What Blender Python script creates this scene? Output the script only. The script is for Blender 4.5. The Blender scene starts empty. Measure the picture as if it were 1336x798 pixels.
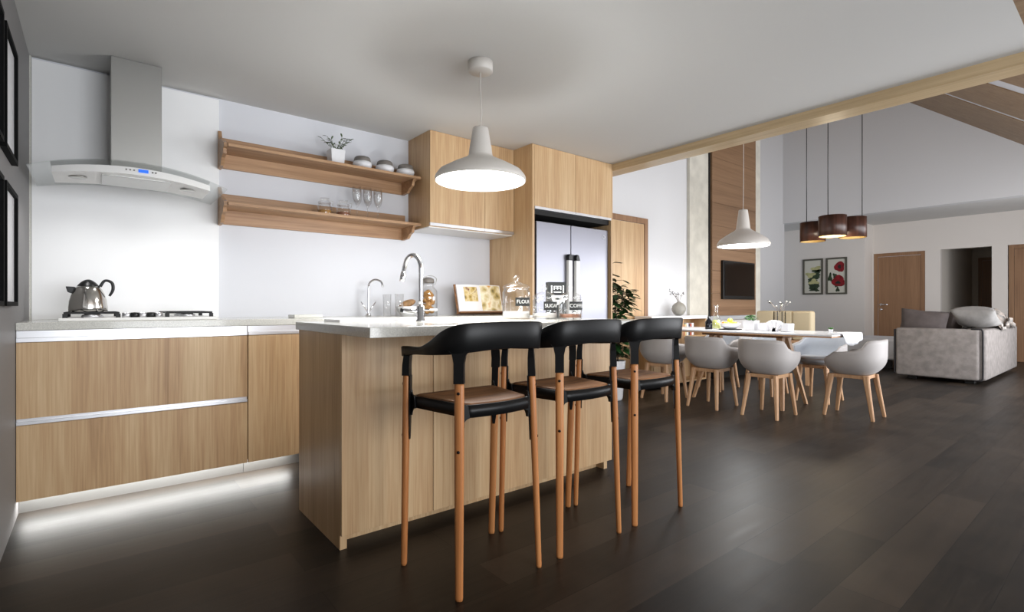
import bpy, bmesh, math, random
from mathutils import Vector, Matrix
S = bpy.context.scene
COL = S.collection
PI = math.pi
rnd = random.Random(7)

# ------------------------------------------------------------------ materials
def new_mat(name):
    m = bpy.data.materials.new(name); m.use_nodes = True
    nt = m.node_tree
    return m, nt, nt.nodes['Principled BSDF']

def lin(c):
    return tuple((x / 12.92 if x <= 0.04045 else ((x + 0.055) / 1.055) ** 2.4) for x in c)

def plain(name, rgb, rough=0.5, metal=0.0, spec=0.5, trans=0.0, ior=1.45, coat=0.0, emis=None, estr=0.0, bump=0.0, bscale=60, var=0.0, vscale=4, sheen=0.0):
    m, nt, b = new_mat(name)
    c = (*lin(rgb), 1)
    b.inputs['Base Color'].default_value = c
    b.inputs['Roughness'].default_value = rough
    b.inputs['Metallic'].default_value = metal
    b.inputs['Specular IOR Level'].default_value = spec
    b.inputs['Transmission Weight'].default_value = trans
    b.inputs['IOR'].default_value = ior
    b.inputs['Coat Weight'].default_value = coat
    if sheen: b.inputs['Sheen Weight'].default_value = sheen
    if emis:
        b.inputs['Emission Color'].default_value = (*lin(emis), 1)
        b.inputs['Emission Strength'].default_value = estr
    tc = nt.nodes.new('ShaderNodeTexCoord')
    if var:
        n = nt.nodes.new('ShaderNodeTexNoise'); n.inputs['Scale'].default_value = vscale; n.inputs['Detail'].default_value = 6
        nt.links.new(tc.outputs['Object'], n.inputs['Vector'])
        r = nt.nodes.new('ShaderNodeValToRGB')
        r.color_ramp.elements[0].position = 0.3; r.color_ramp.elements[1].position = 0.7
        r.color_ramp.elements[0].color = (*[x * (1 - var) for x in c[:3]], 1)
        r.color_ramp.elements[1].color = (*[min(1, x * (1 + var)) for x in c[:3]], 1)
        nt.links.new(n.outputs['Fac'], r.inputs['Fac']); nt.links.new(r.outputs['Color'], b.inputs['Base Color'])
    if bump:
        n2 = nt.nodes.new('ShaderNodeTexNoise'); n2.inputs['Scale'].default_value = bscale; n2.inputs['Detail'].default_value = 4
        nt.links.new(tc.outputs['Object'], n2.inputs['Vector'])
        bp = nt.nodes.new('ShaderNodeBump'); bp.inputs['Strength'].default_value = bump; bp.inputs['Distance'].default_value = 0.005
        nt.links.new(n2.outputs['Fac'], bp.inputs['Height']); nt.links.new(bp.outputs['Normal'], b.inputs['Normal'])
    return m

def wood(name, dark, mid, light, axis=2, rough=0.4, band=7.0, fine=55.0, bandamt=0.5, spec=0.4, coat=0.0):
    """veneer: fine pores and broader tone bands stretched along axis (0,1,2)"""
    m, nt, b = new_mat(name)
    N, L = nt.nodes.new, nt.links.new
    tc = N('ShaderNodeTexCoord')
    oi = N('ShaderNodeObjectInfo')
    addv = N('ShaderNodeVectorMath'); addv.operation = 'ADD'
    comb = N('ShaderNodeCombineXYZ')
    mu = N('ShaderNodeMath'); mu.operation = 'MULTIPLY'; mu.inputs[1].default_value = 37.0
    L(oi.outputs['Random'], mu.inputs[0])
    for k in range(3): L(mu.outputs[0], comb.inputs[k])
    L(tc.outputs['Object'], addv.inputs[0]); L(comb.outputs[0], addv.inputs[1])
    def noise(perp, along, detail, dist=0.0):
        mp = N('ShaderNodeMapping')
        s = [perp] * 3; s[axis] = along
        mp.inputs['Scale'].default_value = s
        L(addv.outputs[0], mp.inputs['Vector'])
        n = N('ShaderNodeTexNoise'); n.inputs['Scale'].default_value = 1; n.inputs['Detail'].default_value = detail
        n.inputs['Distortion'].default_value = dist
        L(mp.outputs[0], n.inputs['Vector']); return n
    nb = noise(band, band * 0.03, 2)
    nf = noise(fine, fine * 0.025, 5, 0.3)
    ng = noise(band * 2.6, band * 0.22, 3, 0.8)
    def mul(x, v):
        q = N('ShaderNodeMath'); q.operation = 'MULTIPLY'; q.inputs[1].default_value = v; L(x, q.inputs[0]); return q.outputs[0]
    def add(x, y):
        q = N('ShaderNodeMath'); q.operation = 'ADD'; L(x, q.inputs[0]); L(y, q.inputs[1]); return q.outputs[0]
    f = add(add(mul(nb.outputs['Fac'], bandamt), mul(nf.outputs['Fac'], 0.62 - bandamt * 0.4)), mul(ng.outputs['Fac'], 0.38 - bandamt * 0.6 + 0.1))
    r = N('ShaderNodeValToRGB')
    e = r.color_ramp.elements
    e[0].position = 0.30; e[0].color = (*lin(dark), 1)
    e[1].position = 0.72; e[1].color = (*lin(light), 1)
    k = r.color_ramp.elements.new(0.5); k.color = (*lin(mid), 1)
    L(f, r.inputs['Fac']); L(r.outputs['Color'], b.inputs['Base Color'])
    b.inputs['Roughness'].default_value = rough; b.inputs['Specular IOR Level'].default_value = spec
    b.inputs['Coat Weight'].default_value = coat; b.inputs['Coat Roughness'].default_value = 0.15
    bp = N('ShaderNodeBump'); bp.inputs['Strength'].default_value = 0.12; bp.inputs['Distance'].default_value = 0.002
    L(nf.outputs['Fac'], bp.inputs['Height']); L(bp.outputs['Normal'], b.inputs['Normal'])
    return m

def floor_mat():
    m, nt, b = new_mat('dark_floor_planks')
    N, L = nt.nodes.new, nt.links.new
    tc = N('ShaderNodeTexCoord')
    br = N('ShaderNodeTexBrick')
    mp = N('ShaderNodeMapping'); mp.inputs['Location'].default_value = (0.3, -0.142, 0)
    L(tc.outputs['Object'], mp.inputs['Vector']); L(mp.outputs[0], br.inputs['Vector'])
    br.offset = 0.37; br.offset_frequency = 2
    br.inputs['Scale'].default_value = 1.0
    br.inputs['Brick Width'].default_value = 1.45; br.inputs['Row Height'].default_value = 0.186
    br.inputs['Mortar Size'].default_value = 0.0018; br.inputs['Mortar Smooth'].default_value = 0.2; br.inputs['Bias'].default_value = 0
    br.inputs['Color1'].default_value = (0, 0, 0, 1); br.inputs['Color2'].default_value = (1, 1, 1, 1); br.inputs['Mortar'].default_value = (0.5, 0.5, 0.5, 1)
    mp2 = N('ShaderNodeMapping'); mp2.inputs['Scale'].default_value = (1.1, 16, 1)
    addv = N('ShaderNodeVectorMath'); addv.operation = 'ADD'
    sc = N('ShaderNodeVectorMath'); sc.operation = 'SCALE'; sc.inputs['Scale'].default_value = 9.0
    L(br.outputs['Color'], sc.inputs[0])
    L(tc.outputs['Object'], addv.inputs[0]); L(sc.outputs[0], addv.inputs[1]); L(addv.outputs[0], mp2.inputs['Vector'])
    n = N('ShaderNodeTexNoise'); n.inputs['Scale'].default_value = 2.2; n.inputs['Detail'].default_value = 8; n.inputs['Distortion'].default_value = 0.5
    L(mp2.outputs[0], n.inputs['Vector'])
    n3 = N('ShaderNodeTexNoise'); n3.inputs['Scale'].default_value = 2.6; n3.inputs['Detail'].default_value = 5; n3.inputs['Distortion'].default_value = 0.6
    L(tc.outputs['Object'], n3.inputs['Vector'])
    mx = N('ShaderNodeMix'); mx.data_type = 'FLOAT'; mx.inputs['Factor'].default_value = 0.5
    L(n.outputs['Fac'], mx.inputs['A']); L(br.outputs['Color'], mx.inputs['B'])
    mx3 = N('ShaderNodeMix'); mx3.data_type = 'FLOAT'; mx3.inputs['Factor'].default_value = 0.38
    L(mx.outputs['Result'], mx3.inputs['A']); L(n3.outputs['Fac'], mx3.inputs['B'])
    r = N('ShaderNodeValToRGB'); e = r.color_ramp.elements
    e[0].position = 0.30; e[0].color = (*lin((0.05, 0.043, 0.037)), 1)
    e[1].position = 0.72; e[1].color = (*lin((0.235, 0.20, 0.168)), 1)
    L(mx3.outputs['Result'], r.inputs['Fac'])
    mo = N('ShaderNodeMix'); mo.data_type = 'RGBA'; mo.inputs['B'].default_value = (0.006, 0.005, 0.004, 1)
    L(br.outputs['Fac'], mo.inputs['Factor']); L(r.outputs['Color'], mo.inputs['A'])
    L(mo.outputs['Result'], b.inputs['Base Color'])
    rr = N('ShaderNodeMapRange'); rr.inputs['To Min'].default_value = 0.33; rr.inputs['To Max'].default_value = 0.46
    L(n.outputs['Fac'], rr.inputs['Value']); L(rr.outputs[0], b.inputs['Roughness'])
    b.inputs['Specular IOR Level'].default_value = 0.24
    bp = N('ShaderNodeBump'); bp.inputs['Strength'].default_value = 0.15; bp.inputs['Distance'].default_value = 0.002
    sb = N('ShaderNodeMath'); sb.operation = 'SUBTRACT'; L(n.outputs['Fac'], sb.inputs[0]); L(br.outputs['Fac'], sb.inputs[1])
    L(sb.outputs[0], bp.inputs['Height']); L(bp.outputs['Normal'], b.inputs['Normal'])
    return m

def glass(name, tint=(0.96, 0.97, 0.97), refl=1.0):
    """thin clear glass wall: passes light straight, mirrors by Fresnel"""
    m = bpy.data.materials.new(name); m.use_nodes = True; nt = m.node_tree; nt.nodes.clear()
    N, L = nt.nodes.new, nt.links.new
    out = N('ShaderNodeOutputMaterial'); mx = N('ShaderNodeMixShader'); tr = N('ShaderNodeBsdfTransparent'); gl = N('ShaderNodeBsdfGlossy')
    tr.inputs['Color'].default_value = (*tint, 1); gl.inputs['Roughness'].default_value = 0.03
    fr = N('ShaderNodeLayerWeight'); fr.inputs['Blend'].default_value = 0.5
    pw = N('ShaderNodeMath'); pw.operation = 'POWER'; pw.inputs[1].default_value = 3.0
    mu = N('ShaderNodeMath'); mu.operation = 'MULTIPLY_ADD'; mu.inputs[1].default_value = 0.55 * refl; mu.inputs[2].default_value = 0.05 * refl
    L(fr.outputs['Facing'], pw.inputs[0]); L(pw.outputs[0], mu.inputs[0]); L(mu.outputs[0], mx.inputs['Fac']); L(tr.outputs[0], mx.inputs[1]); L(gl.outputs[0], mx.inputs[2]); L(mx.outputs[0], out.inputs['Surface'])
    return m

def photo_mat(name, cols, scale=18, seed=0.0):
    m, nt, b = new_mat(name)
    N, L = nt.nodes.new, nt.links.new
    tc = N('ShaderNodeTexCoord'); v = N('ShaderNodeTexVoronoi'); v.inputs['Scale'].default_value = scale
    n = N('ShaderNodeTexNoise'); n.inputs['Scale'].default_value = scale * 0.7; n.inputs['Detail'].default_value = 4
    mp = N('ShaderNodeMapping'); mp.inputs['Location'].default_value = (seed, seed * 2, seed * 3)
    L(tc.outputs['Object'], mp.inputs['Vector']); L(mp.outputs[0], n.inputs['Vector']); L(mp.outputs[0], v.inputs['Vector'])
    mx = N('ShaderNodeMix'); mx.data_type = 'FLOAT'; mx.inputs['Factor'].default_value = 0.4
    L(n.outputs['Fac'], mx.inputs['A']); L(v.outputs['Distance'], mx.inputs['B'])
    r = N('ShaderNodeValToRGB'); el = r.color_ramp.elements
    el[0].position = 0.25; el[0].color = (*lin(cols[0]), 1); el[1].position = 0.75; el[1].color = (*lin(cols[-1]), 1)
    for i, c in enumerate(cols[1:-1]):
        k = r.color_ramp.elements.new(0.25 + 0.5 * (i + 1) / (len(cols) - 1)); k.color = (*lin(c), 1)
    L(mx.outputs['Result'], r.inputs['Fac']); L(r.outputs['Color'], b.inputs['Base Color'])
    b.inputs['Roughness'].default_value = 0.5
    return m

M = {}
M['wall'] = plain('wall_white_paint', (0.83, 0.835, 0.855), 0.6, bump=0.03, bscale=200)
M['wall_liv'] = plain('wall_pale_grey_paint', (0.83, 0.83, 0.835), 0.65)
M['wall_warm'] = plain('wall_warm_white_paint', (0.87, 0.845, 0.82), 0.7)
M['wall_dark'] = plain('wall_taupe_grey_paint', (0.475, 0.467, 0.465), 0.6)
M['ceil'] = plain('ceiling_paint', (0.80, 0.795, 0.785), 0.75)
M['hall'] = plain('hall_warm_paint', (0.85, 0.82, 0.78), 0.8)
M['splash'] = plain('satin_white_splashback', (0.94, 0.94, 0.94), 0.4)
M['floor'] = floor_mat()
M['oak'] = wood('oak_veneer', (0.595, 0.46, 0.325), (0.735, 0.60, 0.445), (0.82, 0.71, 0.555), 2, 0.38, band=9, fine=120, bandamt=0.45)
M['oakx'] = wood('oak_board_long', (0.60, 0.51, 0.38), (0.70, 0.61, 0.475), (0.78, 0.69, 0.55), 1, 0.3, band=9, fine=60, bandamt=0.4)
M['shelf'] = wood('walnut_shelf_wood', (0.45, 0.335, 0.235), (0.62, 0.48, 0.355), (0.74, 0.60, 0.46), 0, 0.4, band=14, fine=60, bandamt=0.45)
M['doorw'] = wood('door_oak_wood', (0.45, 0.33, 0.24), (0.55, 0.415, 0.305), (0.62, 0.48, 0.36), 2, 0.45, band=8, fine=60, bandamt=0.45)
M['tvw'] = wood('tv_panel_wood', (0.40, 0.295, 0.21), (0.50, 0.385, 0.285), (0.57, 0.45, 0.34), 0, 0.5, band=6, fine=40, bandamt=0.5)
M['vault'] = wood('roof_plank_wood', (0.42, 0.33, 0.235), (0.53, 0.425, 0.315), (0.60, 0.50, 0.38), 1, 0.5, band=8, fine=50, bandamt=0.4)
M['leg'] = wood('stool_leg_wood', (0.60, 0.38, 0.21), (0.72, 0.47, 0.275), (0.80, 0.56, 0.35), 2, 0.4, band=20, fine=110, bandamt=0.4)
M['seat'] = wood('stool_seat_wood', (0.27, 0.17, 0.10), (0.46, 0.31, 0.19), (0.62, 0.44, 0.29), 0, 0.6, band=22, fine=110, bandamt=0.4)
M['beech'] = wood('chair_beech_wood', (0.62, 0.47, 0.34), (0.72, 0.56, 0.42), (0.79, 0.64, 0.49), 2, 0.45, band=20, fine=90, bandamt=0.4)
M['stone'] = plain('speckled_quartz', (0.80, 0.795, 0.765), 0.16, var=0.14, vscale=190, coat=0.2)
M['steel'] = plain('brushed_steel', (0.72, 0.715, 0.70), 0.28, 1.0, bump=0.02, bscale=300)
M['hoodsteel'] = plain('hood_satin_steel', (0.64, 0.635, 0.62), 0.36, 0.85)
M['alu'] = plain('satin_aluminium', (0.86, 0.86, 0.87), 0.3, 0.9)
M['chrome'] = plain('chrome', (0.86, 0.86, 0.87), 0.06, 1.0)
M['kettle'] = plain('kettle_polished_steel', (0.74, 0.73, 0.71), 0.16, 1.0)
M['fridge'] = plain('fridge_steel', (0.54, 0.54, 0.57), 0.36, 0.9)
M['black'] = plain('black_plastic', (0.05, 0.05, 0.05), 0.35)
M['iron'] = plain('black_cast_iron', (0.035, 0.035, 0.035), 0.5)
M['blacksteel'] = plain('black_lacquered_steel', (0.075, 0.075, 0.078), 0.38, spec=0.28)
M['screen'] = plain('tv_screen_glass', (0.012, 0.012, 0.014), 0.08)
M['white'] = plain('white_ceramic', (0.90, 0.90, 0.91), 0.25)
M['whiteplas'] = plain('white_lacquer', (0.90, 0.895, 0.885), 0.35)
M['shade'] = plain('lamp_shade_white_lacquer', (0.80, 0.78, 0.755), 0.4)
M['shade_in'] = plain('lamp_shade_inside_white', (0.93, 0.93, 0.93), 0.5)
M['diffuser'] = plain('lit_lamp_diffuser', (1, 1, 1), 0.5, emis=(1, 1, 1), estr=9)
M['greylid'] = plain('grey_stoneware', (0.46, 0.44, 0.42), 0.45)
M['sphere'] = plain('stoneware_vase_glaze', (0.56, 0.55, 0.52), 0.45, var=0.15, vscale=20)
M['leaf'] = plain('leaf_green', (0.13, 0.27, 0.12), 0.42, var=0.5, vscale=7)
M['leafpale'] = plain('leaf_silvery_green', (0.36, 0.42, 0.30), 0.5, var=0.35, vscale=30)
M['leafbright'] = plain('leaf_bright_green', (0.25, 0.46, 0.18), 0.5, var=0.3, vscale=30)
M['stem'] = plain('plant_stem_brown', (0.28, 0.22, 0.16), 0.7)
M['darkflower'] = plain('dried_dark_blossom', (0.14, 0.13, 0.12), 0.7)
M['twig'] = plain('pale_twig', (0.50, 0.46, 0.42), 0.7)
M['soil'] = plain('soil', (0.12, 0.09, 0.07), 0.9, bump=0.8)
M['glass'] = glass('clear_glass', (0.99, 0.992, 0.992), 1.2)
M['thin'] = glass('clear_visor_glass', (0.93, 0.945, 0.94))
M['amber'] = plain('amber_contents', (0.72, 0.52, 0.25), 0.5, var=0.35, vscale=60)
M['copper'] = plain('copper_spice', (0.62, 0.40, 0.28), 0.5, var=0.3, vscale=70)
M['brown'] = plain('brown_pasta', (0.55, 0.42, 0.28), 0.6, var=0.3, vscale=50)
M['flour'] = plain('white_flour', (0.92, 0.90, 0.88), 0.8)
M['label'] = plain('chalkboard_black', (0.13, 0.135, 0.13), 0.55)
M['chalk'] = plain('white_lettering', (0.93, 0.93, 0.92), 0.5)
M['paper'] = plain('book_paper', (0.90, 0.89, 0.89), 0.6)
M['food1'] = photo_mat('book_food_photograph', [(0.15, 0.1, 0.06), (0.72, 0.6, 0.3), (0.85, 0.78, 0.6), (0.45, 0.2, 0.08)], 26, 1.3)
M['food2'] = photo_mat('book_pastry_photograph', [(0.18, 0.16, 0.08), (0.75, 0.66, 0.42), (0.93, 0.89, 0.78), (0.80, 0.58, 0.22)], 16, 4.1)
M['display'] = plain('blue_display', (0.05, 0.25, 0.6), 0.3, emis=(0.1, 0.4, 0.85), estr=1.0)
M['shell'] = plain('chair_shell_grey', (0.67, 0.65, 0.64), 0.5, sheen=0.2)
M['pad'] = plain('quilted_pad_blue_grey', (0.66, 0.68, 0.71), 0.8, bump=0.2, bscale=40)
M['cloth'] = plain('white_linen', (0.92, 0.92, 0.93), 0.8)
M['tabletop'] = plain('white_table_laminate', (0.90, 0.90, 0.91), 0.2)
M['sofa'] = plain('sofa_mottled_grey_weave', (0.53, 0.505, 0.49), 0.9, var=0.2, vscale=13, bump=0.5, bscale=160)
M['sofadark'] = plain('sofa_black_piping', (0.11, 0.10, 0.105), 0.7)
M['cushdark'] = plain('brown_grey_cushion_fabric', (0.36, 0.33, 0.325), 0.95, var=0.2, vscale=8)
M['cushgrey'] = plain('grey_cushion_fabric', (0.57, 0.56, 0.55), 0.95, var=0.2, vscale=8)
M['throw'] = photo_mat('patterned_throw_fabric', [(0.15, 0.14, 0.15), (0.62, 0.6, 0.58), (0.75, 0.7, 0.66), (0.3, 0.29, 0.3)], 14, 2.2)
M['cream'] = plain('cream_upholstery', (0.74, 0.68, 0.56), 0.7)
M['ott'] = plain('pale_grey_upholstery', (0.86, 0.87, 0.89), 0.8)
M['concrete'] = plain('pale_concrete', (0.80, 0.785, 0.74), 0.8, var=0.12, vscale=6, bump=0.3, bscale=30)
M['drum'] = wood('dark_veneer_lamp_shade', (0.17, 0.10, 0.08), (0.24, 0.15, 0.12), (0.34, 0.22, 0.18), 2, 0.35, band=18, fine=60, bandamt=0.6)
M['drumin'] = plain('lamp_inner_gold', (0.70, 0.60, 0.40), 0.5)
M['warmglow'] = plain('warm_lit_bulb', (1, 0.9, 0.6), 0.5, emis=(1, 0.88, 0.55), estr=7)
M['led'] = plain('led_strip_lit', (1, 1, 1), 0.5, emis=(1, 0.98, 0.95), estr=3)
M['frameblk'] = plain('black_picture_frame', (0.02, 0.02, 0.02), 0.75, spec=0.15)
M['framegrey'] = plain('grey_green_picture_frame', (0.34, 0.33, 0.29), 0.5)
M['mat'] = plain('white_picture_sheet', (0.86, 0.86, 0.87), 0.3)
M['artbg'] = plain('print_cream_ground', (0.80, 0.79, 0.74), 0.6)
M['red'] = plain('poppy_red_ink', (0.50, 0.05, 0.09), 0.6, var=0.5, vscale=14)
M['pgreen'] = plain('print_green_ink', (0.18, 0.24, 0.15), 0.6, var=0.4, vscale=14)
M['lily'] = plain('print_lily_ink', (0.70, 0.69, 0.50), 0.6, var=0.25, vscale=14)
M['lemon'] = plain('lemon_yellow', (0.85, 0.80, 0.25), 0.4)
M['orange'] = plain('orange_fruit', (0.82, 0.52, 0.15), 0.45)
M['juice'] = plain('lemon_water', (0.85, 0.87, 0.55), 0.1)
M['bottle'] = plain('dark_bottle_glass', (0.05, 0.06, 0.09), 0.12)
M['bookr'] = plain('terracotta_book_cover', (0.70, 0.35, 0.25), 0.6)
M['booky'] = plain('cream_book_cover', (0.80, 0.74, 0.55), 0.6)
M['bookb'] = plain('slate_book_cover', (0.25, 0.30, 0.34), 0.6)
M['skirt'] = plain('white_skirting', (0.85, 0.85, 0.85), 0.5)
M['gap'] = plain('shadow_gap_black', (0.06, 0.055, 0.05), 0.7)
M['winframe'] = plain('dark_window_frame', (0.2, 0.2, 0.2), 0.5)

# ------------------------------------------------------------------ mesh builder
class MB:
    def __init__(s): s.bm = bmesh.new(); s.mi = 0; s.sm = []
    def _tag(s, faces, smooth):
        for f in faces: f.material_index = s.mi; f.smooth = smooth
    def box(s, x0, x1, y0, y1, z0, z1, bev=0.0, seg=2, mat=None):
        b = bmesh.new(); bmesh.ops.create_cube(b, size=1)
        for v in b.verts:
            v.co = Vector(((x0 + x1) / 2 + v.co.x * (x1 - x0), (y0 + y1) / 2 + v.co.y * (y1 - y0), (z0 + z1) / 2 + v.co.z * (z1 - z0)))
        if bev: bmesh.ops.bevel(b, geom=b.edges[:], offset=bev, segments=seg, profile=0.5, affect='EDGES', clamp_overlap=True)
        if mat is not None: b.transform(mat)
        s.merge(b, bev > 0 and seg > 2); return s
    def merge(s, b, smooth=False):
        vm = {}
        for v in b.verts: vm[v] = s.bm.verts.new(v.co)
        for f in b.faces:
            try: nf = s.bm.faces.new([vm[v] for v in f.verts])
            except ValueError: continue
            nf.material_index = s.mi; nf.smooth = smooth
        b.free(); return s
    def lathe(s, prof, c=(0, 0, 0), n=32, smooth=True, mat=None):
        """prof list of (r,z); r==0 points collapse"""
        b = bmesh.new(); rings = []
        for r, z in prof:
            if r <= 1e-6: rings.append([b.verts.new((c[0], c[1], c[2] + z))])
            else: rings.append([b.verts.new((c[0] + r * math.cos(2 * PI * i / n), c[1] + r * math.sin(2 * PI * i / n), c[2] + z)) for i in range(n)])
        for a, d in zip(rings, rings[1:]):
            if len(a) == 1 and len(d) == 1: continue
            for i in range(n):
                j = (i + 1) % n
                if len(a) == 1: b.faces.new((a[0], d[j], d[i]))
                elif len(d) == 1: b.faces.new((a[i], a[j], d[0]))
                else: b.faces.new((a[i], a[j], d[j], d[i]))
        bmesh.ops.recalc_face_normals(b, faces=b.faces[:])
        if mat is not None: b.transform(mat)
        return s.merge(b, smooth)
    def tube(s, pts, r, n=10, caps=True, smooth=True, sub=0, flat=None):
        pts = [Vector(p) for p in pts]
        rs = list(r) if hasattr(r, '__len__') else [r] * len(pts)
        if sub:
            P, Rr = [], []
            for i in range(len(pts) - 1):
                p0 = pts[max(0, i - 1)]; p1 = pts[i]; p2 = pts[i + 1]; p3 = pts[min(len(pts) - 1, i + 2)]
                for k in range(sub):
                    t = k / sub
                    P.append(0.5 * ((2 * p1) + (p2 - p0) * t + (2 * p0 - 5 * p1 + 4 * p2 - p3) * t * t + (3 * p1 - p0 - 3 * p2 + p3) * t ** 3))
                    Rr.append(rs[i] * (1 - t) + rs[i + 1] * t)
            P.append(pts[-1]); Rr.append(rs[-1]); pts, rs = P, Rr
        b = bmesh.new(); rings = []
        nrm = None
        for i, p in enumerate(pts):
            t = (pts[min(i + 1, len(pts) - 1)] - pts[max(i - 1, 0)]).normalized()
            if nrm is None:
                a = Vector((0, 0, 1)) if abs(t.z) < 0.9 else Vector((1, 0, 0))
                nrm = t.cross(a).normalized()
            else:
                nrm = (nrm - t * nrm.dot(t))
                nrm = nrm.normalized() if nrm.length > 1e-6 else t.orthogonal().normalized()
            bi = t.cross(nrm)
            fl = flat or 1.0
            rings.append([b.verts.new(p + nrm * (rs[i] * math.cos(2 * PI * k / n)) + bi * (rs[i] * fl * math.sin(2 * PI * k / n))) for k in range(n)])
        for a, d in zip(rings, rings[1:]):
            for i in range(n): b.faces.new((a[i], a[(i + 1) % n], d[(i + 1) % n], d[i]))
        if caps: b.faces.new(rings[0][::-1]); b.faces.new(rings[-1])
        bmesh.ops.recalc_face_normals(b, faces=b.faces[:])
        return s.merge(b, smooth)
    def loft(s, rings, closed=True, caps=True, smooth=True):
        b = bmesh.new(); R = [[b.verts.new(p) for p in r] for r in rings]
        n = len(R[0])
        for a, d in zip(R, R[1:]):
            for i in range(n if closed else n - 1):
                j = (i + 1) % n; b.faces.new((a[i], a[j], d[j], d[i]))
        if caps: b.faces.new(R[0][::-1]); b.faces.new(R[-1])
        bmesh.ops.recalc_face_normals(b, faces=b.faces[:])
        return s.merge(b, smooth)
    def prism(s, poly, axis, a0, a1, bev=0.0):
        """poly of 2d points in the other two axes, extruded along axis"""
        b = bmesh.new()
        def mk(p, a):
            if axis == 0: return (a, p[0], p[1])
            if axis == 1: return (p[0], a, p[1])
            return (p[0], p[1], a)
        A = [b.verts.new(mk(p, a0)) for p in poly]; B = [b.verts.new(mk(p, a1)) for p in poly]
        n = len(poly); b.faces.new(A); b.faces.new(B[::-1])
        for i in range(n): b.faces.new((A[i], B[i], B[(i + 1) % n], A[(i + 1) % n]))
        bmesh.ops.recalc_face_normals(b, faces=b.faces[:])
        if bev: bmesh.ops.bevel(b, geom=b.edges[:], offset=bev, segments=2, profile=0.5, affect='EDGES', clamp_overlap=True)
        return s.merge(b)
    def rim(s, x0, x1, y0, y1, z0, z1, w):
        """rectangular ring in the yz plane"""
        b = bmesh.new(); R = []
        for x, i in ((x0, 0), (x0, w), (x1, w), (x1, 0)):
            R.append([b.verts.new(p) for p in ((x, y0 + i, z0 + i), (x, y1 - i, z0 + i), (x, y1 - i, z1 - i), (x, y0 + i, z1 - i))])
        for k in range(4):
            a, c = R[k], R[(k + 1) % 4]
            for i in range(4): b.faces.new((a[i], a[(i + 1) % 4], c[(i + 1) % 4], c[i]))
        bmesh.ops.recalc_face_normals(b, faces=b.faces[:])
        return s.merge(b)
    def quad(s, p):
        b = bmesh.new(); b.faces.new([b.verts.new(q) for q in p]); return s.merge(b)
    def ball(s, c, r, sc=(1, 1, 1), n=14, mat=None):
        b = bmesh.new(); bmesh.ops.create_uvsphere(b, u_segments=n, v_segments=max(6, n * 2 // 3), radius=r)
        for v in b.verts: v.co = Vector((v.co.x * sc[0], v.co.y * sc[1], v.co.z * sc[2]))
        if mat is not None: b.transform(mat)
        bmesh.ops.translate(b, vec=c, verts=b.verts[:])
        return s.merge(b, True)
    def xf(s, m): s.bm.transform(m); return s

def orig(parent):
    return Vector(parent['_o']) if parent is not None and '_o' in parent else Vector((0, 0, 0))

def obj(name, mb, mat, parent=None, loc=None, local=False, label=None):
    """links one mesh object. Geometry is in world coordinates unless local; origin goes to parent's base or loc"""
    if loc is None:
        if parent is not None: o0 = orig(parent)
        elif local: o0 = Vector((0, 0, 0))
        else:
            vs = [v.co for v in mb.bm.verts]
            o0 = Vector(((min(v.x for v in vs) + max(v.x for v in vs)) / 2, (min(v.y for v in vs) + max(v.y for v in vs)) / 2, min(v.z for v in vs)))
    else: o0 = Vector(loc)
    if not local: bmesh.ops.translate(mb.bm, vec=-o0, verts=mb.bm.verts[:])
    me = bpy.data.meshes.new(name); mb.bm.to_mesh(me); mb.bm.free()
    for k in (mat if isinstance(mat, (list, tuple)) else [mat]): me.materials.append(M[k])
    o = bpy.data.objects.new(name, me); COL.objects.link(o)
    if parent is not None: o.parent = parent; o['_o'] = tuple(orig(parent))
    else:
        o.location = o0 if not local else (0, 0, 0); o['_o'] = tuple(o0)
    if label: o['label'] = label
    return o

def thing(name, label, cat, loc=(0, 0, 0), group=None, rz=0.0, local=False):
    o = bpy.data.objects.new(name, None); COL.objects.link(o)
    o.location = loc; o.rotation_euler = (0, 0, rz); o.empty_display_size = 0.05
    o['label'] = label; o['category'] = cat
    if group: o['group'] = group
    o['_o'] = (0, 0, 0) if local else tuple(loc)
    return o

def tag(o, label, cat, group=None, kind=None):
    o['label'] = label; o['category'] = cat
    if group: o['group'] = group
    if kind: o['kind'] = kind
    return o

def struct(name, mb, mat, loc=(0, 0, 0)):
    o = obj(name, mb, mat, None, loc=loc); o['kind'] = 'structure'; return o

def dup(root, loc, rz=None, label=None):
    r = root.copy(); COL.objects.link(r); r.location = loc
    if rz is not None: r.rotation_euler = (0, 0, rz)
    if label: r['label'] = label
    for ch in list(root.children):
        c = ch.copy(); COL.objects.link(c); c.parent = r
        for g in list(ch.children):
            d = g.copy(); COL.objects.link(d); d.parent = c
    return r

def text_mesh(txt, size, depth=0.0008, align='CENTER'):
    cu = bpy.data.curves.new('t', 'FONT'); cu.body = txt; cu.size = size; cu.extrude = depth; cu.align_x = align; cu.align_y = 'CENTER'
    o = bpy.data.objects.new('t', cu); COL.objects.link(o)
    dg = bpy.context.evaluated_depsgraph_get()
    me = bpy.data.meshes.new_from_object(o.evaluated_get(dg))
    b = bmesh.new(); b.from_mesh(me)
    bpy.data.objects.remove(o); bpy.data.curves.remove(cu); bpy.data.meshes.remove(me)
    mb = MB(); mb.merge(b); return mb

RX90 = Matrix.Rotation(PI / 2, 4, 'X')
def T(x, y, z): return Matrix.Translation((x, y, z))
def RZ(a): return Matrix.Rotation(a, 4, 'Z')

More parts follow.
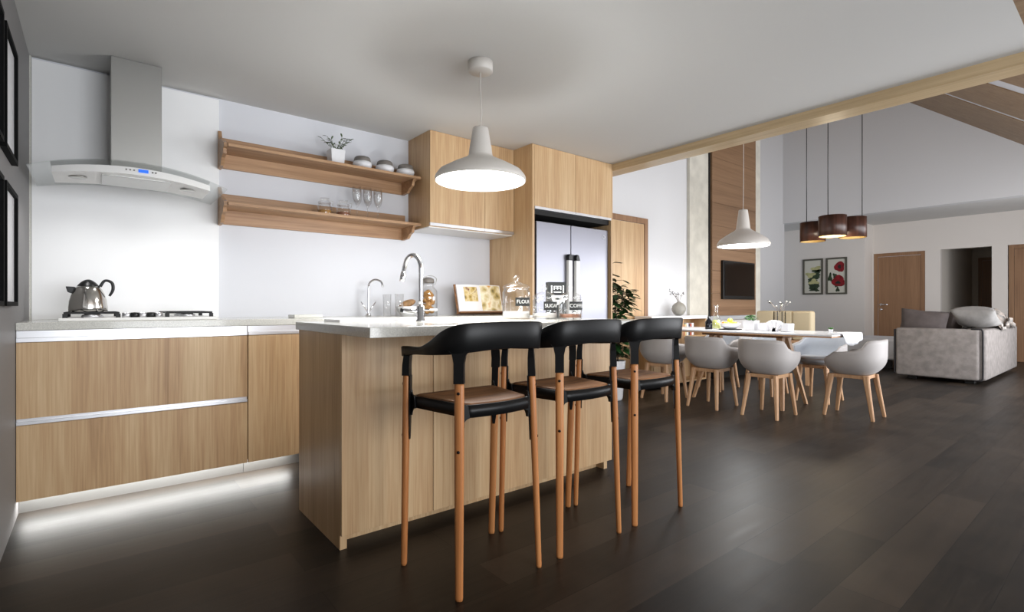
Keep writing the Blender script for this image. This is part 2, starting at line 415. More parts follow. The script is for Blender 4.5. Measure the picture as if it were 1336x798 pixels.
# ================================================================== SETTING
WL = -0.293; YB = 3.95; CZ = 2.4
struct('floor', MB().box(-0.45, 16.0, -3.2, 5.6, -0.1, 0.0), 'floor')
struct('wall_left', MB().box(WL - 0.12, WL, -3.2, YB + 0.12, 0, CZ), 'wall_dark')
struct('wall_back', MB().box(WL, 3.985, YB, YB + 0.12, 0, CZ), 'wall')
struct('ceiling', MB().box(WL - 0.12, 3.97, 0.391, YB + 0.12, CZ, CZ + 0.12), 'ceil')
struct('trim_1', MB().box(WL - 0.12, 3.97, -3.2, 0.391, CZ, CZ + 0.12), 'vault')      # timber soffit beyond the ceiling edge
struct('trim_2', MB().box(3.97, 4.15, -0.3, YB + 0.12, 2.334, 2.52, 0.003), 'oakx')     # long beam
struct('wall_bulkhead', MB().box(3.97, 4.15, -0.3, YB + 0.12, 2.52, 5.35), 'wall_liv')
# living room back wall with the recess line and pillars
struct('wall_living', MB().box(3.985, 8.36, 4.0, 4.12, 0, 5.4).box(8.24, 8.36, 4.12, 4.9, 0, 5.4).box(8.24, 11.17, 4.78, 4.9, 0, 5.2).box(11.05, 11.17, 4.9, 5.5, 0, 2.71), 'wall_liv')
struct('trim_3', MB().box(6.33, 6.83, 3.955, 4.0, 0, 5.35, 0.004), 'concrete')
struct('trim_4', MB().box(8.10, 8.37, 3.955, 4.0, 0, 5.35, 0.004), 'concrete')
struct('trim_5', MB().box(6.80, 6.86, 3.945, 3.96, 0.85, 5.3), 'gap')
tvp = MB()
for k in range(14):
    z0 = 0.86 + k * 0.325
    tvp.box(6.84, 8.13, 3.915, 3.955, z0, z0 + 0.322, 0.0015)
struct('trim_6', tvp, 'tvw')
# gable wall + soffit + far rooms
struct('wall_gable', MB().prism([(-0.6, 2.71), (5.5, 2.71), (5.5, 4.35), (3.6, 5.31), (-0.6, 2.09 + 0.62)], 0, 11.1, 11.3), 'wall_liv')
struct('ceiling_soffit', MB().box(11.301, 12.8, -0.6, 5.5, 2.71, 2.8), 'ceil')
struct('wall_pictures', MB().box(12.3, 12.8, 3.675, 5.5, 0, 2.71), 'wall_warm')
fw = MB()
for (a, b_, z0) in ((3.66, 3.675, 0), (2.551, 2.79, 0), (1.60, 1.812, 0), (-0.6, 0.70, 0)): fw.box(12.8, 12.92, a, b_, z0, 2.1)
fw.box(12.8, 12.92, -0.6, 3.675, 2.1, 2.71)
struct('wall_far', fw, 'wall_warm')
struct('wall_hall', MB().box(12.92, 15.9, 2.56, 2.68, 0, 2.5).box(12.92, 15.9, 0.9, 1.0, 0, 2.5).box(15.7, 15.8, 1.0, 2.56, 0, 2.5).box(12.92, 15.8, 1.0, 2.56, 2.4, 2.5), 'hall')
# roof: timber bands and pale gaps (lines of constant x)
def roofband(x0, x1, th, off, m, name):
    sl = 0.767
    def z(y): return 4.566 + sl * (y - 2.63) + off
    poly = [(-0.35, z(-0.35)), (3.6, z(3.6)), (5.4, z(3.6) - 0.9), (5.4, z(3.6) - 0.9 + th), (3.6, z(3.6) + th), (-0.35, z(-0.35) + th)]
    return struct(name, MB().prism(poly, 0, x0, x1), m)
roofband(4.15, 11.3, 0.1, 0.0125, 'wall', 'ceiling_vault')
xs = [(9.06, 11.1), (7.44, 8.90), (5.75, 7.1), (4.15, 5.42)]
for i, (a, b_) in enumerate(xs): roofband(a, b_, 0.012, 0.0, 'vault', 'trim_%d' % (7 + i))
# south glazed side (behind the camera and along the living room)
ws = MB()
ws.box(WL, 4.0, -3.2, -3.1, 2.25, 2.4).box(WL, 4.0, -3.2, -3.1, 0, 0.08).box(WL, 0.1, -3.2, -3.1, 0.08, 2.25).box(3.7, 4.0, -3.2, -3.1, 0.08, 2.25)
ws.box(3.97, 4.1, -3.1, -0.3, 0, 2.4)
ws.box(4.1, 12.92, -0.6, -0.5, 2.15, 2.75).box(4.1, 12.92, -0.6, -0.5, 0, 0.1).box(3.97, 4.3, -0.6, -0.5, 0, 2.4).box(11.0, 12.92, -0.6, -0.5, 0, 2.2)
struct('wall_south', ws, 'wall_liv')
wf = MB()
for x in (0.1, 1.3, 2.5, 3.66): wf.box(x, x + 0.05, -3.17, -3.12, 0.08, 2.25)
struct('window_1', wf, 'winframe')
wf = MB()
for x in (4.3, 5.9, 7.6, 9.3, 10.95): wf.box(x, x + 0.05, -0.58, -0.52, 0.1, 2.15)
struct('window_2', wf, 'winframe')
# doors
def door(name, x0, x1, y, z1, mat, frame='doorw', ax='y', handle_side=None):
    """ax 'y': door lies in a wall facing -Y; ax 'x': wall facing -X with x0..x1 read as y range"""
    f = MB(); p = MB(); w = 0.07
    if ax == 'y':
        f.box(x0, x0 + w, y - 0.02, y, 0, z1, 0.002).box(x1 - w, x1, y - 0.02, y, 0, z1, 0.002).box(x0 + w, x1 - w, y - 0.02, y, z1 - w, z1, 0.002)
        p.box(x0 + w + 0.004, x1 - w - 0.004, y - 0.012, y, 0.005, z1 - w - 0.004)
    else:
        f.box(y - 0.02, y, x0, x0 + w, 0, z1, 0.002).box(y - 0.02, y, x1 - w, x1, 0, z1, 0.002).box(y - 0.02, y, x0 + w, x1 - w, z1 - w, z1, 0.002)
        p.box(y - 0.012, y, x0 + w + 0.004, x1 - w - 0.004, 0.005, z1 - w - 0.004)
    o = obj(name, f, frame, loc=((x0 + x1) / 2, y, 0) if ax == 'y' else (y, (x0 + x1) / 2, 0)); o['kind'] = 'structure'
    obj('door_panel', p, mat, o)
    if handle_side is not None:
        h = MB(); hy = handle_side
        if ax == 'x':
            h.lathe([(0, 0), (0.026, 0), (0.026, 0.008), (0, 0.008)], n=16, mat=T(y - 0.012, hy, 1.03) @ Matrix.Rotation(-PI / 2, 4, 'Y'))
            h.tube([(y - 0.015, hy, 1.03), (y - 0.06, hy, 1.03), (y - 0.062, hy - 0.13, 1.03)], 0.01, 8)
            h.lathe([(0, 0), (0.024, 0), (0.024, 0.008), (0, 0.008)], n=16, mat=T(y - 0.012, hy, 0.93) @ Matrix.Rotation(-PI / 2, 4, 'Y'))
        else:
            h.lathe([(0, 0), (0.026, 0), (0.026, 0.008), (0, 0.008)], n=16, mat=T(hy, y - 0.012, 1.03) @ RX90)
            h.tube([(hy, y - 0.015, 1.03), (hy, y - 0.06, 1.03), (hy + 0.13, y - 0.062, 1.03)], 0.01, 8)
        obj('door_handle', h, 'chrome', o)
    return o
door('door_1', 4.55, 5.43, 4.0, 2.1, 'oak', 'doorw', 'y')
door('door_2', 2.79, 3.657, 12.83, 2.1, 'doorw', 'doorw', 'x', 3.53)
door('door_3', 0.72, 1.587, 12.83, 2.1, 'doorw', 'doorw', 'x')
door('door_4', 1.55, 2.45, 15.7, 2.1, 'doorw', 'doorw', 'x')
struct('baseboard_far', MB().box(12.785, 12.8, 2.551, 2.79, 0, 0.07).box(12.785, 12.8, 1.60, 1.812, 0, 0.07), 'skirt')
struct('baseboard_pictures', MB().box(12.285, 12.3, 3.675, 5.4, 0, 0.07), 'skirt')
struct('baseboard_living', MB().box(5.43, 6.33, 3.985, 4.0, 0, 0.07), 'skirt')

# ================================================================== KITCHEN RUN
CT = 0.922; YF = 3.304
o = obj('wall_panel', MB().box(-0.283, 0.64, YB - 0.022, YB - 0.002, CT, 2.385, 0.0015), 'splash')
tag(o, 'tall glossy white splashback panel behind the hob and extractor hood', 'splashback')
struct('trim_11', MB().box(WL, -0.284, YB - 0.024, YB, CT, CZ), 'stone')

def base_unit(x0, x1, kind, label):
    t = thing('base_cabinet', label, 'cabinet', ((x0 + x1) / 2, 3.6, 0), 'base cabinets along the back wall')
    obj('body', MB().box(x0, x1, YF + 0.02, YB - 0.002, 0.10, 0.883), 'oak', t)
    obj('plinth', MB().box(x0, x1, YF + 0.12, YB - 0.01, 0, 0.0995), 'hoodsteel', t)
    h = MB().box(x0 + 0.001, x1 - 0.001, YF - 0.004, YF + 0.02, 0.83, 0.85, 0.001).box(x0 + 0.001, x1 - 0.001, YF + 0.014, YF + 0.0195, 0.85, 0.883)
    if kind == 'drawer':
        d1 = obj('drawer', MB().box(x0 + 0.001, x1 - 0.002, YF, YF + 0.0195, 0.472, 0.829, 0.001), 'oak', t)
        obj('handle_strip', h, 'alu', d1, label='bright aluminium handle strip')
        d2 = obj('drawer', MB().box(x0 + 0.001, x1 - 0.002, YF, YF + 0.0195, 0.087, 0.442, 0.001), 'oak', t)
        obj('handle_strip', MB().box(x0 + 0.001, x1 - 0.002, YF - 0.004, YF + 0.0195, 0.443, 0.458, 0.001).box(x0 + 0.001, x1 - 0.002, YF + 0.014, YF + 0.0195, 0.458, 0.4715), 'alu', d2, label='bright aluminium handle strip')
    else:
        d1 = obj('door', MB().box(x0 + 0.001, x1 - 0.001, YF, YF + 0.0195, 0.087, 0.829, 0.001), 'oak', t)
        obj('handle_strip', h, 'alu', d1, label='bright aluminium handle strip')
    return t
base_unit(WL + 0.001, 0.686, 'drawer', 'oak base cabinet with two wide drawers under the gas hob')
base_unit(0.688, 1.38, 'door', 'oak base cabinet with one plain door right of the drawers')
base_unit(1.382, 2.14, 'door', 'oak base cabinet behind the island, below the small tap')
base_unit(2.142, 2.912, 'door', 'oak base cabinet beside the tall fridge housing')
o = obj('countertop', MB().box(WL + 0.001, 2.912, YF - 0.006, YB - 0.002, 0.885, CT, 0.002), 'stone')
tag(o, 'long pale quartz worktop along the back wall under the shelves', 'worktop')
# toe-kick led strip under the left cabinet
o = obj('light_strip', MB().box(-0.27, 0.94, YF + 0.045, YF + 0.105, 0.093, 0.0995), 'alu')
tag(o, 'slim LED strip mounted beneath the left drawer cabinet by the floor', 'light strip')

# gas hob
t = thing('gas_hob', 'white gas hob with black grates on the back worktop', 'hob', (0.195, 3.62, CT))
obj('hob_plate', MB().box(-0.15, 0.545, 3.40, 3.86, CT, CT + 0.017, 0.004), 'whiteplas', t)
def grate(x0, x1):
    g = MB(); z = CT + 0.047
    g.box(x0, x1, 3.425, 3.437, z - 0.010, z, 0.002).box(x0, x1, 3.823, 3.835, z - 0.010, z, 0.002)
    g.box(x0, x0 + 0.012, 3.437, 3.823, z - 0.010, z, 0.002).box(x1 - 0.012, x1, 3.437, 3.823, z - 0.010, z, 0.002)
    xc = (x0 + x1) / 2
    for yc in (3.53, 3.73):
        for a in range(4):
            an = a * PI / 2 + PI / 4
            g.tube([(xc + 0.025 * math.cos(an), yc + 0.025 * math.sin(an), z - 0.004), (xc + 0.085 * math.cos(an), yc + 0.085 * math.sin(an), z - 0.004)], 0.005, 6)
        g.box(x0, x1, yc - 0.005, yc + 0.005, z - 0.009, z - 0.001)
    g.box(x0, x1, 3.625, 3.637, z - 0.010, z)
    for x in (x0 + 0.006, x1 - 0.006):
        for y in (3.431, 3.829): g.box(x - 0.01, x + 0.01, y - 0.006, y + 0.006, CT + 0.0165, z - 0.009)
    obj('grate', g, 'iron', t)
grate(-0.13, 0.095); grate(0.30, 0.525)
for x, y, r in ((-0.018, 3.53, 0.045), (-0.018, 3.73, 0.035), (0.412, 3.53, 0.04), (0.412, 3.73, 0.045)):
    bq = obj('burner', MB().lathe([(0, 0), (r, 0), (r, 0.012), (r * 0.8, 0.016), (0, 0.016)], (x, y, CT + 0.016), 20), 'alu', t)
    obj('burner_cap', MB().lathe([(0, 0), (r * 0.75, 0), (r * 0.75, 0.006), (0, 0.008)], (x, y, CT + 0.0321), 20), 'iron', bq)
for k in range(5):
    kb = obj('knob', MB().lathe([(0, 0), (0.02, 0), (0.018, 0.026), (0, 0.028)], (0.125 + k * 0.036, 3.46, CT + 0.0165), 18), 'black' if k % 2 else 'alu', t)

# kettle
kx, ky, kz = -0.035, 3.58, CT + 0.0475
t = thing('kettle', 'polished steel dome kettle with black lid on the left hob grate', 'kettle', (kx, ky, kz))
obj('body', MB().lathe([(0, 0), (0.080, 0), (0.083, 0.006), (0.083, 0.025), (0.079, 0.06), (0.070, 0.095), (0.058, 0.122), (0.044, 0.140), (0, 0.141)], (kx, ky, kz), 40), 'kettle', t)
lid = obj('lid', MB().lathe([(0.047, 0), (0.043, 0.006), (0.032, 0.02), (0.018, 0.031), (0.006, 0.036), (0, 0.036)], (kx, ky, kz + 0.137), 28), 'black', t)
obj('spout', MB().prism([(kx - 0.052, kz + 0.132), (kx - 0.092, kz + 0.134), (kx - 0.084, kz + 0.104), (kx - 0.066, kz + 0.096)], 1, ky - 0.016, ky + 0.016, 0.004), 'black', t)
hp = [(kx + 0.05, ky, kz + 0.135), (kx + 0.07, ky, kz + 0.168), (kx + 0.1, ky, kz + 0.158), (kx + 0.105, ky, kz + 0.12), (kx + 0.09, ky, kz + 0.085)]
obj('handle', MB().tube(hp, [0.008, 0.007, 0.008, 0.008, 0.006], 10, sub=5), 'black', t)

# range hood
t = thing('range_hood', 'wall extractor hood with steel chimney and curved glass visor over the hob', 'extractor hood', (0.17, YB - 0.025, 1.62))
obj('chimney', MB().box(0.062, 0.298, 3.64, YB - 0.024, 1.735, CZ - 0.001, 0.002), 'hoodsteel', t)
def hood_ring(x, z0, z1, y0, y1): return [(x, y0, z0), (x, y1, z0), (x, y1, z1), (x, y0, z1)]
rg = []
for i in range(17):
    u = -1 + i / 8.0; x = 0.165 + 0.335 * u
    yf = 3.27 + 0.07 * u * u; arch = 0.03 * (1 - u * u)
    rg.append(hood_ring(x, 1.65 + arch * 0.8, 1.680 + arch, yf, 3.62))
bd = obj('hood_body', MB().loft(rg, smooth=False), 'whiteplas', t)
def visor(x): u = (x - 0.165) / 0.44; return 1.72 - 0.055 * u * u
rg = []
for i in range(25):
    u = -1 + i / 12.0; x = 0.165 + 0.425 * u
    yf = 3.22 + 0.14 * u * u; z = visor(x) + 0.003
    rg.append([(x, yf, z), (x, YB - 0.03, z), (x, YB - 0.03, z + 0.006), (x, yf, z + 0.006)])
obj('glass_visor', MB().loft(rg, smooth=False), 'thin', t)
for x in (-0.075, 0.405):
    obj('hood_lamp', MB().lathe([(0, 0), (0.034, 0), (0.038, 0.003), (0.038, 0.006), (0, 0.006)], (x, 3.44, 1.654), 24), 'steel', bd)
obj('filter', MB().box(0.02, 0.315, 3.33, 3.60, 1.664, 1.676, 0.002), 'steel', bd)
obj('display', MB().box(0.168, 0.210, 3.2655, 3.2705, 1.688, 1.704), 'display', bd, label='blue lit display')
for k, x in enumerate((0.118, 0.134, 0.150, 0.228, 0.242)):
    obj('button', MB().lathe([(0, 0), (0.004, 0), (0.004, 0.004), (0, 0.004)], n=10, mat=T(x, 3.273, 1.696) @ RX90), 'greylid', bd)

# open shelves
def wshelf(z, label):
    t = thing('wall_shelf', label, 'shelf', (1.33, YB, z), 'wooden wall shelves left of the upper cabinet')
    x0, x1 = 0.655, 2.02
    obj('back_panel', MB().box(x0, x1, YB - 0.02, YB - 0.001, z - 0.115, z + 0.09, 0.002), 'shelf', t)
    obj('board', MB().box(x0, x1 + 0.024, 3.70, YB - 0.0205, z - 0.02, z, 0.002), 'shelf', t)
    for s, xb in ((0, x0 - 0.022), (1, x1 - 0.06)):
        prof = [(YB - 0.001, z + 0.13), (YB - 0.03, z + 0.13), (YB - 0.055, z + 0.08), (YB - 0.09, z + 0.055), (YB - 0.15, z + 0.045), (YB - 0.19, z + 0.02), (YB - 0.235, z + 0.004), (YB - 0.235, z - 0.022),
                (YB - 0.21, z - 0.03), (YB - 0.20, z - 0.06), (YB - 0.155, z - 0.075), (YB - 0.12, z - 0.12), (YB - 0.05, z - 0.125), (YB - 0.001, z - 0.125)]
        if s:  # the right bracket stands under the board only, with a small nose above
            prof = [(YB - 0.021, z - 0.0205), (YB - 0.235, z - 0.0205), (YB - 0.21, z - 0.04), (YB - 0.20, z - 0.07), (YB - 0.155, z - 0.085), (YB - 0.12, z - 0.115), (YB - 0.021, z - 0.12)]
            obj('bracket', MB().prism(prof, 0, x1 - 0.035, x1 - 0.012, 0.001), 'shelf', t)
        else:
            obj('bracket', MB().prism(prof, 0, xb, xb + 0.0215, 0.001), 'shelf', t)
    return t
ZS1, ZS2 = 2.045, 1.668
wshelf(ZS1, 'upper wooden wall shelf holding the potted plant and three bowls')
wshelf(ZS2, 'lower wooden wall shelf holding clip jars and stemmed glasses')

# shelf plant
px_, py_, pz_ = 1.385, 3.80, ZS1
t = thing('potted_plant', 'small leafy plant in a white cube pot on the upper shelf', 'plant', (px_, py_, pz_))
pot = MB(); hw = 0.052
pot.loft([[(px_ - a, py_ - a, pz_ + z), (px_ + a, py_ - a, pz_ + z), (px_ + a, py_ + a, pz_ + z), (px_ - a, py_ + a, pz_ + z)] for a, z in ((0.045, 0), (0.052, 0.11), (0.047, 0.11), (0.043, 0.09))], smooth=False)
obj('pot', pot, 'white', t)
def leaf(mb, base, d, L, w, droop=0.3, up=Vector((0, 0, 1))):
    d = d.normalized(); side = d.cross(up)
    side = side.normalized() if side.length > 1e-3 else Vector((1, 0, 0))
    nrm = side.cross(d).normalized()
    cs = []
    for i in range(6):
        s = i / 5; p = base + d * (L * s) - up * (droop * L * s * s)
        ww = w * math.sin(PI * min(1, s * 0.92 + 0.06)) ** 0.8 * 0.5
        cs.append((p - side * ww, p + nrm * (ww * 0.25 * -1), p + side * ww))
    b = bmesh.new(); R = [[b.verts.new(q) for q in r] for r in cs]
    for a, c in zip(R, R[1:]):
        for j in range(2): b.faces.new((a[j], a[j + 1], c[j + 1], c[j]))
    mb.merge(b, True)
lv = MB(); sm_ = MB(); r2 = random.Random(3)
for i in range(17):
    a = r2.uniform(0, 2 * PI); tl = r2.uniform(0.15, 0.85); L = r2.uniform(0.07, 0.125)
    b0 = Vector((px_ + r2.uniform(-.02, .02), py_ + r2.uniform(-.02, .02), pz_ + 0.10))
    d = Vector((math.cos(a) * tl, math.sin(a) * tl * 0.7, 0.75)).normalized(); e = b0 + d * L
    sm_.tube([b0, b0 + d * L * 0.6, e], 0.0014, 5)
    for k in range(3):
        dd = Vector((math.cos(a + r2.uniform(-1.2, 1.2)), math.sin(a + r2.uniform(-1.2, 1.2)), r2.uniform(0.1, 0.8)))
        leaf(lv, b0 + d * L * (0.55 + 0.22 * k), dd, r2.uniform(0.03, 0.05), 0.013, 0.3)
obj('leaves', lv, 'leafpale', t); obj('stems', sm_, 'leafpale', t)

bowl0 = None
bl = ['leftmost white and grey lidded bowl on the upper shelf, next to the plant', 'middle white and grey lidded bowl on the upper shelf', 'rightmost white and grey lidded bowl on the upper shelf, against the cabinet']
for i, x in enumerate((1.59, 1.775, 1.955)):
    if bowl0 is None:
        t = thing('lidded_bowl', bl[0], 'bowl', (x, 3.80, ZS1), 'lidded bowls on the upper shelf', local=True)
        obj('bowl', MB().lathe([(0, 0), (0.045, 0), (0.066, 0.018), (0.072, 0.04), (0.068, 0.058), (0, 0.058)], n=32), 'white', t, local=True)
        obj('lid', MB().lathe([(0, 0.059), (0.062, 0.059), (0.064, 0.066), (0.058, 0.09), (0.05, 0.097), (0, 0.098)], n=32), 'greylid', t, local=True)
        bowl0 = t
    else: dup(bowl0, (x, 3.80, ZS1), label=bl[i])

for x, m, lb in ((1.305, 'amber', 'small glass clip jar with golden contents on the lower shelf'), (1.445, 'copper', 'small glass clip jar with coppery contents on the lower shelf')):
    t = thing('clip_jar', lb, 'jar', (x, 3.81, ZS2), 'clip jars on the lower shelf')
    obj('jar_glass', MB().lathe([(0, 0), (0.05, 0), (0.053, 0.01), (0.053, 0.06), (0.042, 0.075), (0.042, 0.085), (0.038, 0.085), (0.038, 0.074), (0.049, 0.058), (0.049, 0.006), (0, 0.006)], (x, 3.81, ZS2), 28), 'glass', t)
    obj('contents', MB().lathe([(0, 0.0065), (0.047, 0.0065), (0.048, 0.035), (0, 0.037)], (x, 3.81, ZS2), 24), m, t)
    obj('lid', MB().lathe([(0, 0.086), (0.045, 0.086), (0.045, 0.096), (0.03, 0.10), (0.026, 0.112), (0.034, 0.116), (0.034, 0.124), (0, 0.125)], (x, 3.81, ZS2), 24), 'glass', t)
    obj('clip', MB().tube([(x - 0.044, 3.77, ZS2 + 0.07), (x - 0.05, 3.77, ZS2 + 0.10), (x, 3.762, ZS2 + 0.105), (x + 0.05, 3.77, ZS2 + 0.10), (x + 0.044, 3.77, ZS2 + 0.07)], 0.0022, 6), 'steel', t)

g0 = None
gn = ['front', 'back']
k = 0
for j, y in enumerate((3.765, 3.86)):
    for i in range(3):
        x = 1.53 + i * 0.085 + j * 0.045
        lb = '%s stemmed wine glass of the %s row on the lower shelf' % (['left', 'middle', 'right'][i], gn[j])
        if g0 is None:
            o = obj('wine_glass', MB().lathe([(0, 0), (0.032, 0), (0.032, 0.002), (0.004, 0.006), (0.0035, 0.10), (0.012, 0.115), (0.028, 0.14), (0.034, 0.175), (0.031, 0.235), (0.0295, 0.235), (0.0325, 0.175), (0.0265, 0.142), (0.01, 0.119), (0, 0.116)], n=24), 'glass', loc=(0, 0, 0))
            o.location = (x, y, ZS2); tag(o, lb, 'glass', 'wine glasses on the lower shelf'); g0 = o
        else:
            o = g0.copy(); COL.objects.link(o); o.location = (x, y, ZS2); o['label'] = lb

# upper cabinet
t = thing('upper_cabinet', 'oak wall cabinet with two doors between shelves and fridge housing', 'cabinet', (2.5, YB, 1.62))
obj('body', MB().box(2.058, 2.912, 3.60, YB - 0.002, 1.635, CZ - 0.001, 0.001), 'oak', t)
for a, b_ in ((2.058, 2.589), (2.592, 2.912)):
    d = obj('door', MB().box(a, b_, 3.58, 3.5995, 1.665, CZ - 0.003, 0.001), 'oak', t)
    obj('handle_strip', MB().box(a, b_, 3.577, 3.5995, 1.64, 1.664, 0.001), 'alu', d, label='bright aluminium handle strip')
obj('bottom_panel', MB().box(2.059, 2.911, 3.60, YB - 0.003, 1.628, 1.6345), 'whiteplas', t)

# fridge housing
t = thing('fridge_housing', 'tall oak cabinet surrounding the fridge with two top doors', 'cabinet', (3.44, YB, 0))
obj('side_panel', MB().box(2.915, 2.94, 3.33, YB - 0.002, 0, CZ - 0.001, 0.001), 'oak', t)
obj('side_panel', MB().box(3.945, 3.968, 3.33, YB - 0.002, 0, CZ - 0.001, 0.001), 'oak', t)
obj('body', MB().box(2.941, 3.944, 3.36, YB - 0.003, 1.80, CZ - 0.001).box(2.941, 3.944, 3.90, YB - 0.003, 0, 1.80), 'gap', t)
for a, b_ in ((2.942, 3.443), (3.447, 3.944)):
    d = obj('door', MB().box(a, b_, 3.33, 3.3595, 1.866, CZ - 0.003, 0.001), 'oak', t)
    obj('handle_strip', MB().box(a, b_, 3.325, 3.3595, 1.842, 1.865, 0.001), 'alu', d, label='bright aluminium handle strip')
# fridge
t = thing('fridge', 'silver double-door fridge with long vertical handles inside oak housing', 'fridge', (3.465, 3.62, 0))
obj('body', MB().box(2.99, 3.932, 3.41, 3.88, 0.01, 1.745, 0.003), 'gap', t)
for a, b_, hx in ((2.99, 3.412, 3.352), (3.42, 3.932, 3.452)):
    d = obj('door', MB().box(a, b_, 3.36, 3.409, 0.72, 1.745, 0.004), 'fridge', t)
    obj('handle', MB().box(hx, hx + 0.05, 3.325, 3.3595, 0.80, 1.42, 0.006), 'whiteplas', d, label='pale satin vertical grip')
    obj('handle_cap', MB().prism([(hx, 1.421), (hx + 0.05, 1.421), (hx + (0.05 if hx < 3.4 else 0.03), 1.47), (hx + 0.012, 1.475), (hx, 1.45)], 1, 3.322, 3.3595, 0.002), 'black', d, label='black slanted handle cap')
obj('drawer', MB().box(2.99, 3.932, 3.36, 3.409, 0.06, 0.712, 0.004), 'fridge', t)
obj('emblem', MB().lathe([(0.014, 0), (0.018, 0), (0.018, 0.0015), (0.014, 0.0015), (0.014, 0)], n=24, mat=T(3.87, 3.3598, 1.675) @ RX90), 'alu', t)

# ---- back worktop items
t = thing('small_tap', 'slim chrome hook tap with two levers on the back worktop', 'tap', (1.63, 3.78, CT))
x, y = 1.63, 3.78
obj('spout', MB().tube([(x, y, CT), (x, y, CT + 0.20), (x + 0.005, y - 0.01, CT + 0.255), (x + 0.035, y - 0.04, CT + 0.28), (x + 0.07, y - 0.07, CT + 0.265), (x + 0.08, y - 0.085, CT + 0.225)], 0.008, 10, sub=6), 'chrome', t)
obj('lever', MB().tube([(x, y, CT + 0.03), (x - 0.06, y, CT + 0.11)], [0.007, 0.004], 8), 'chrome', t)
obj('lever', MB().tube([(x, y, CT + 0.03), (x + 0.06, y, CT + 0.11)], [0.007, 0.004], 8), 'chrome', t)
obj('base', MB().lathe([(0, 0), (0.022, 0), (0.02, 0.02), (0, 0.02)], (x, y, CT), 18), 'chrome', t)
for x, lb in ((1.775, 'left clear drinking glass beside the small tap'), (1.80, 'right clear drinking glass beside the small tap')):
    o = obj('drinking_glass', MB().lathe([(0, 0), (0.028, 0), (0.034, 0.17), (0.032, 0.17), (0.026, 0.008), (0, 0.008)], (x, 3.76 if x < 1.79 else 3.60, CT), 24), 'glass')
    tag(o, lb, 'glass', 'drinking glasses on the back worktop')
o = obj('serving_bowl', MB().lathe([(0, 0), (0.05, 0), (0.085, 0.05), (0.095, 0.075), (0.09, 0.075), (0.08, 0.052), (0.048, 0.008), (0, 0.008)], (1.93, 3.72, CT), 32), 'white')
tag(o, 'white bowl holding a loaf on the back worktop behind the island tap', 'bowl')
o = obj('bread_loaf', MB().ball((1.93, 3.72, CT + 0.095), 0.05, (1.5, 0.8, 0.6), 16, Matrix.Rotation(-0.35, 4, 'Y')), 'brown')
tag(o, 'brown crusty loaf resting in the white bowl', 'bread')
jx, jy = 2.12, 3.72
t = thing('pasta_jar', 'tall square glass storage jar with amber contents beside the cookbook', 'jar', (jx, jy, CT))
w = 0.075
obj('jar_glass', MB().lathe([(0, 0), (w, 0), (w, 0.20), (0.045, 0.24), (0.045, 0.265), (0.041, 0.265), (0.041, 0.238), (w - 0.004, 0.197), (w - 0.004, 0.005), (0, 0.005)], (jx, jy, CT), 36), 'glass', t)
ct_ = MB()
r3 = random.Random(5)
for i in range(30):
    a = r3.uniform(0, 2 * PI); rr = r3.uniform(0, 0.042); z = CT + 0.03 + 0.17 * i / 30
    ct_.ball((jx + rr * math.cos(a), jy + rr * math.sin(a), z), 0.023, (1, 1, 0.8), 8)
obj('contents', ct_, 'amber', t)
obj('lid', MB().lathe([(0, 0.266), (0.048, 0.266), (0.05, 0.275), (0.046, 0.30), (0.02, 0.312), (0, 0.313)], (jx, jy, CT), 28), 'greylid', t)
obj('clip', MB().tube([(jx - 0.048, jy - 0.02, CT + 0.25), (jx - 0.06, jy - 0.03, CT + 0.30), (jx, jy - 0.045, CT + 0.325), (jx + 0.06, jy - 0.03, CT + 0.30), (jx + 0.048, jy - 0.02, CT + 0.25)], 0.003, 6, sub=4), 'steel', t)
o = obj('stone_tray', MB().box(0.98, 1.16, 3.42, 3.56, CT, CT + 0.022, 0.004), 'stone')
tag(o, 'small grey stone tray near the left end of the back worktop', 'tray')

# cookbook on its stand
t = thing('book_stand', 'brown wooden cookbook stand on the worktop against the fridge housing', 'book stand', (2.62, 3.72, CT))
th = math.radians(14)
Rb = T(2.62, 3.66, CT + 0.0118) @ Matrix.Rotation(-th, 4, 'X')
obj('backboard', MB().box(-0.245, 0.25, 0.010, 0.022, 0.012, 0.262, 0.002, mat=Rb), 'seat', t)
obj('ledge', MB().box(-0.25, 0.255, -0.045, 0.022, 0.0, 0.012, 0.002, mat=Rb), 'seat', t)
obj('foot', MB().tube([(2.62, 3.705, CT + 0.13), (2.62, 3.79, CT + 0.006)], 0.006, 8), 'seat', t)
t = thing('cookbook', 'open cookbook with food photographs propped on its stand', 'book', (2.62, 3.65, CT + 0.016))
pg = MB(); ph = MB(); ph2 = MB()
def pagecurve(s, side):   # s 0..1 from spine outwards
    return (side * 0.232 * s, -0.006 - 0.016 * math.sin(PI * min(1, s * 1.1)) * (1 - s * 0.5))
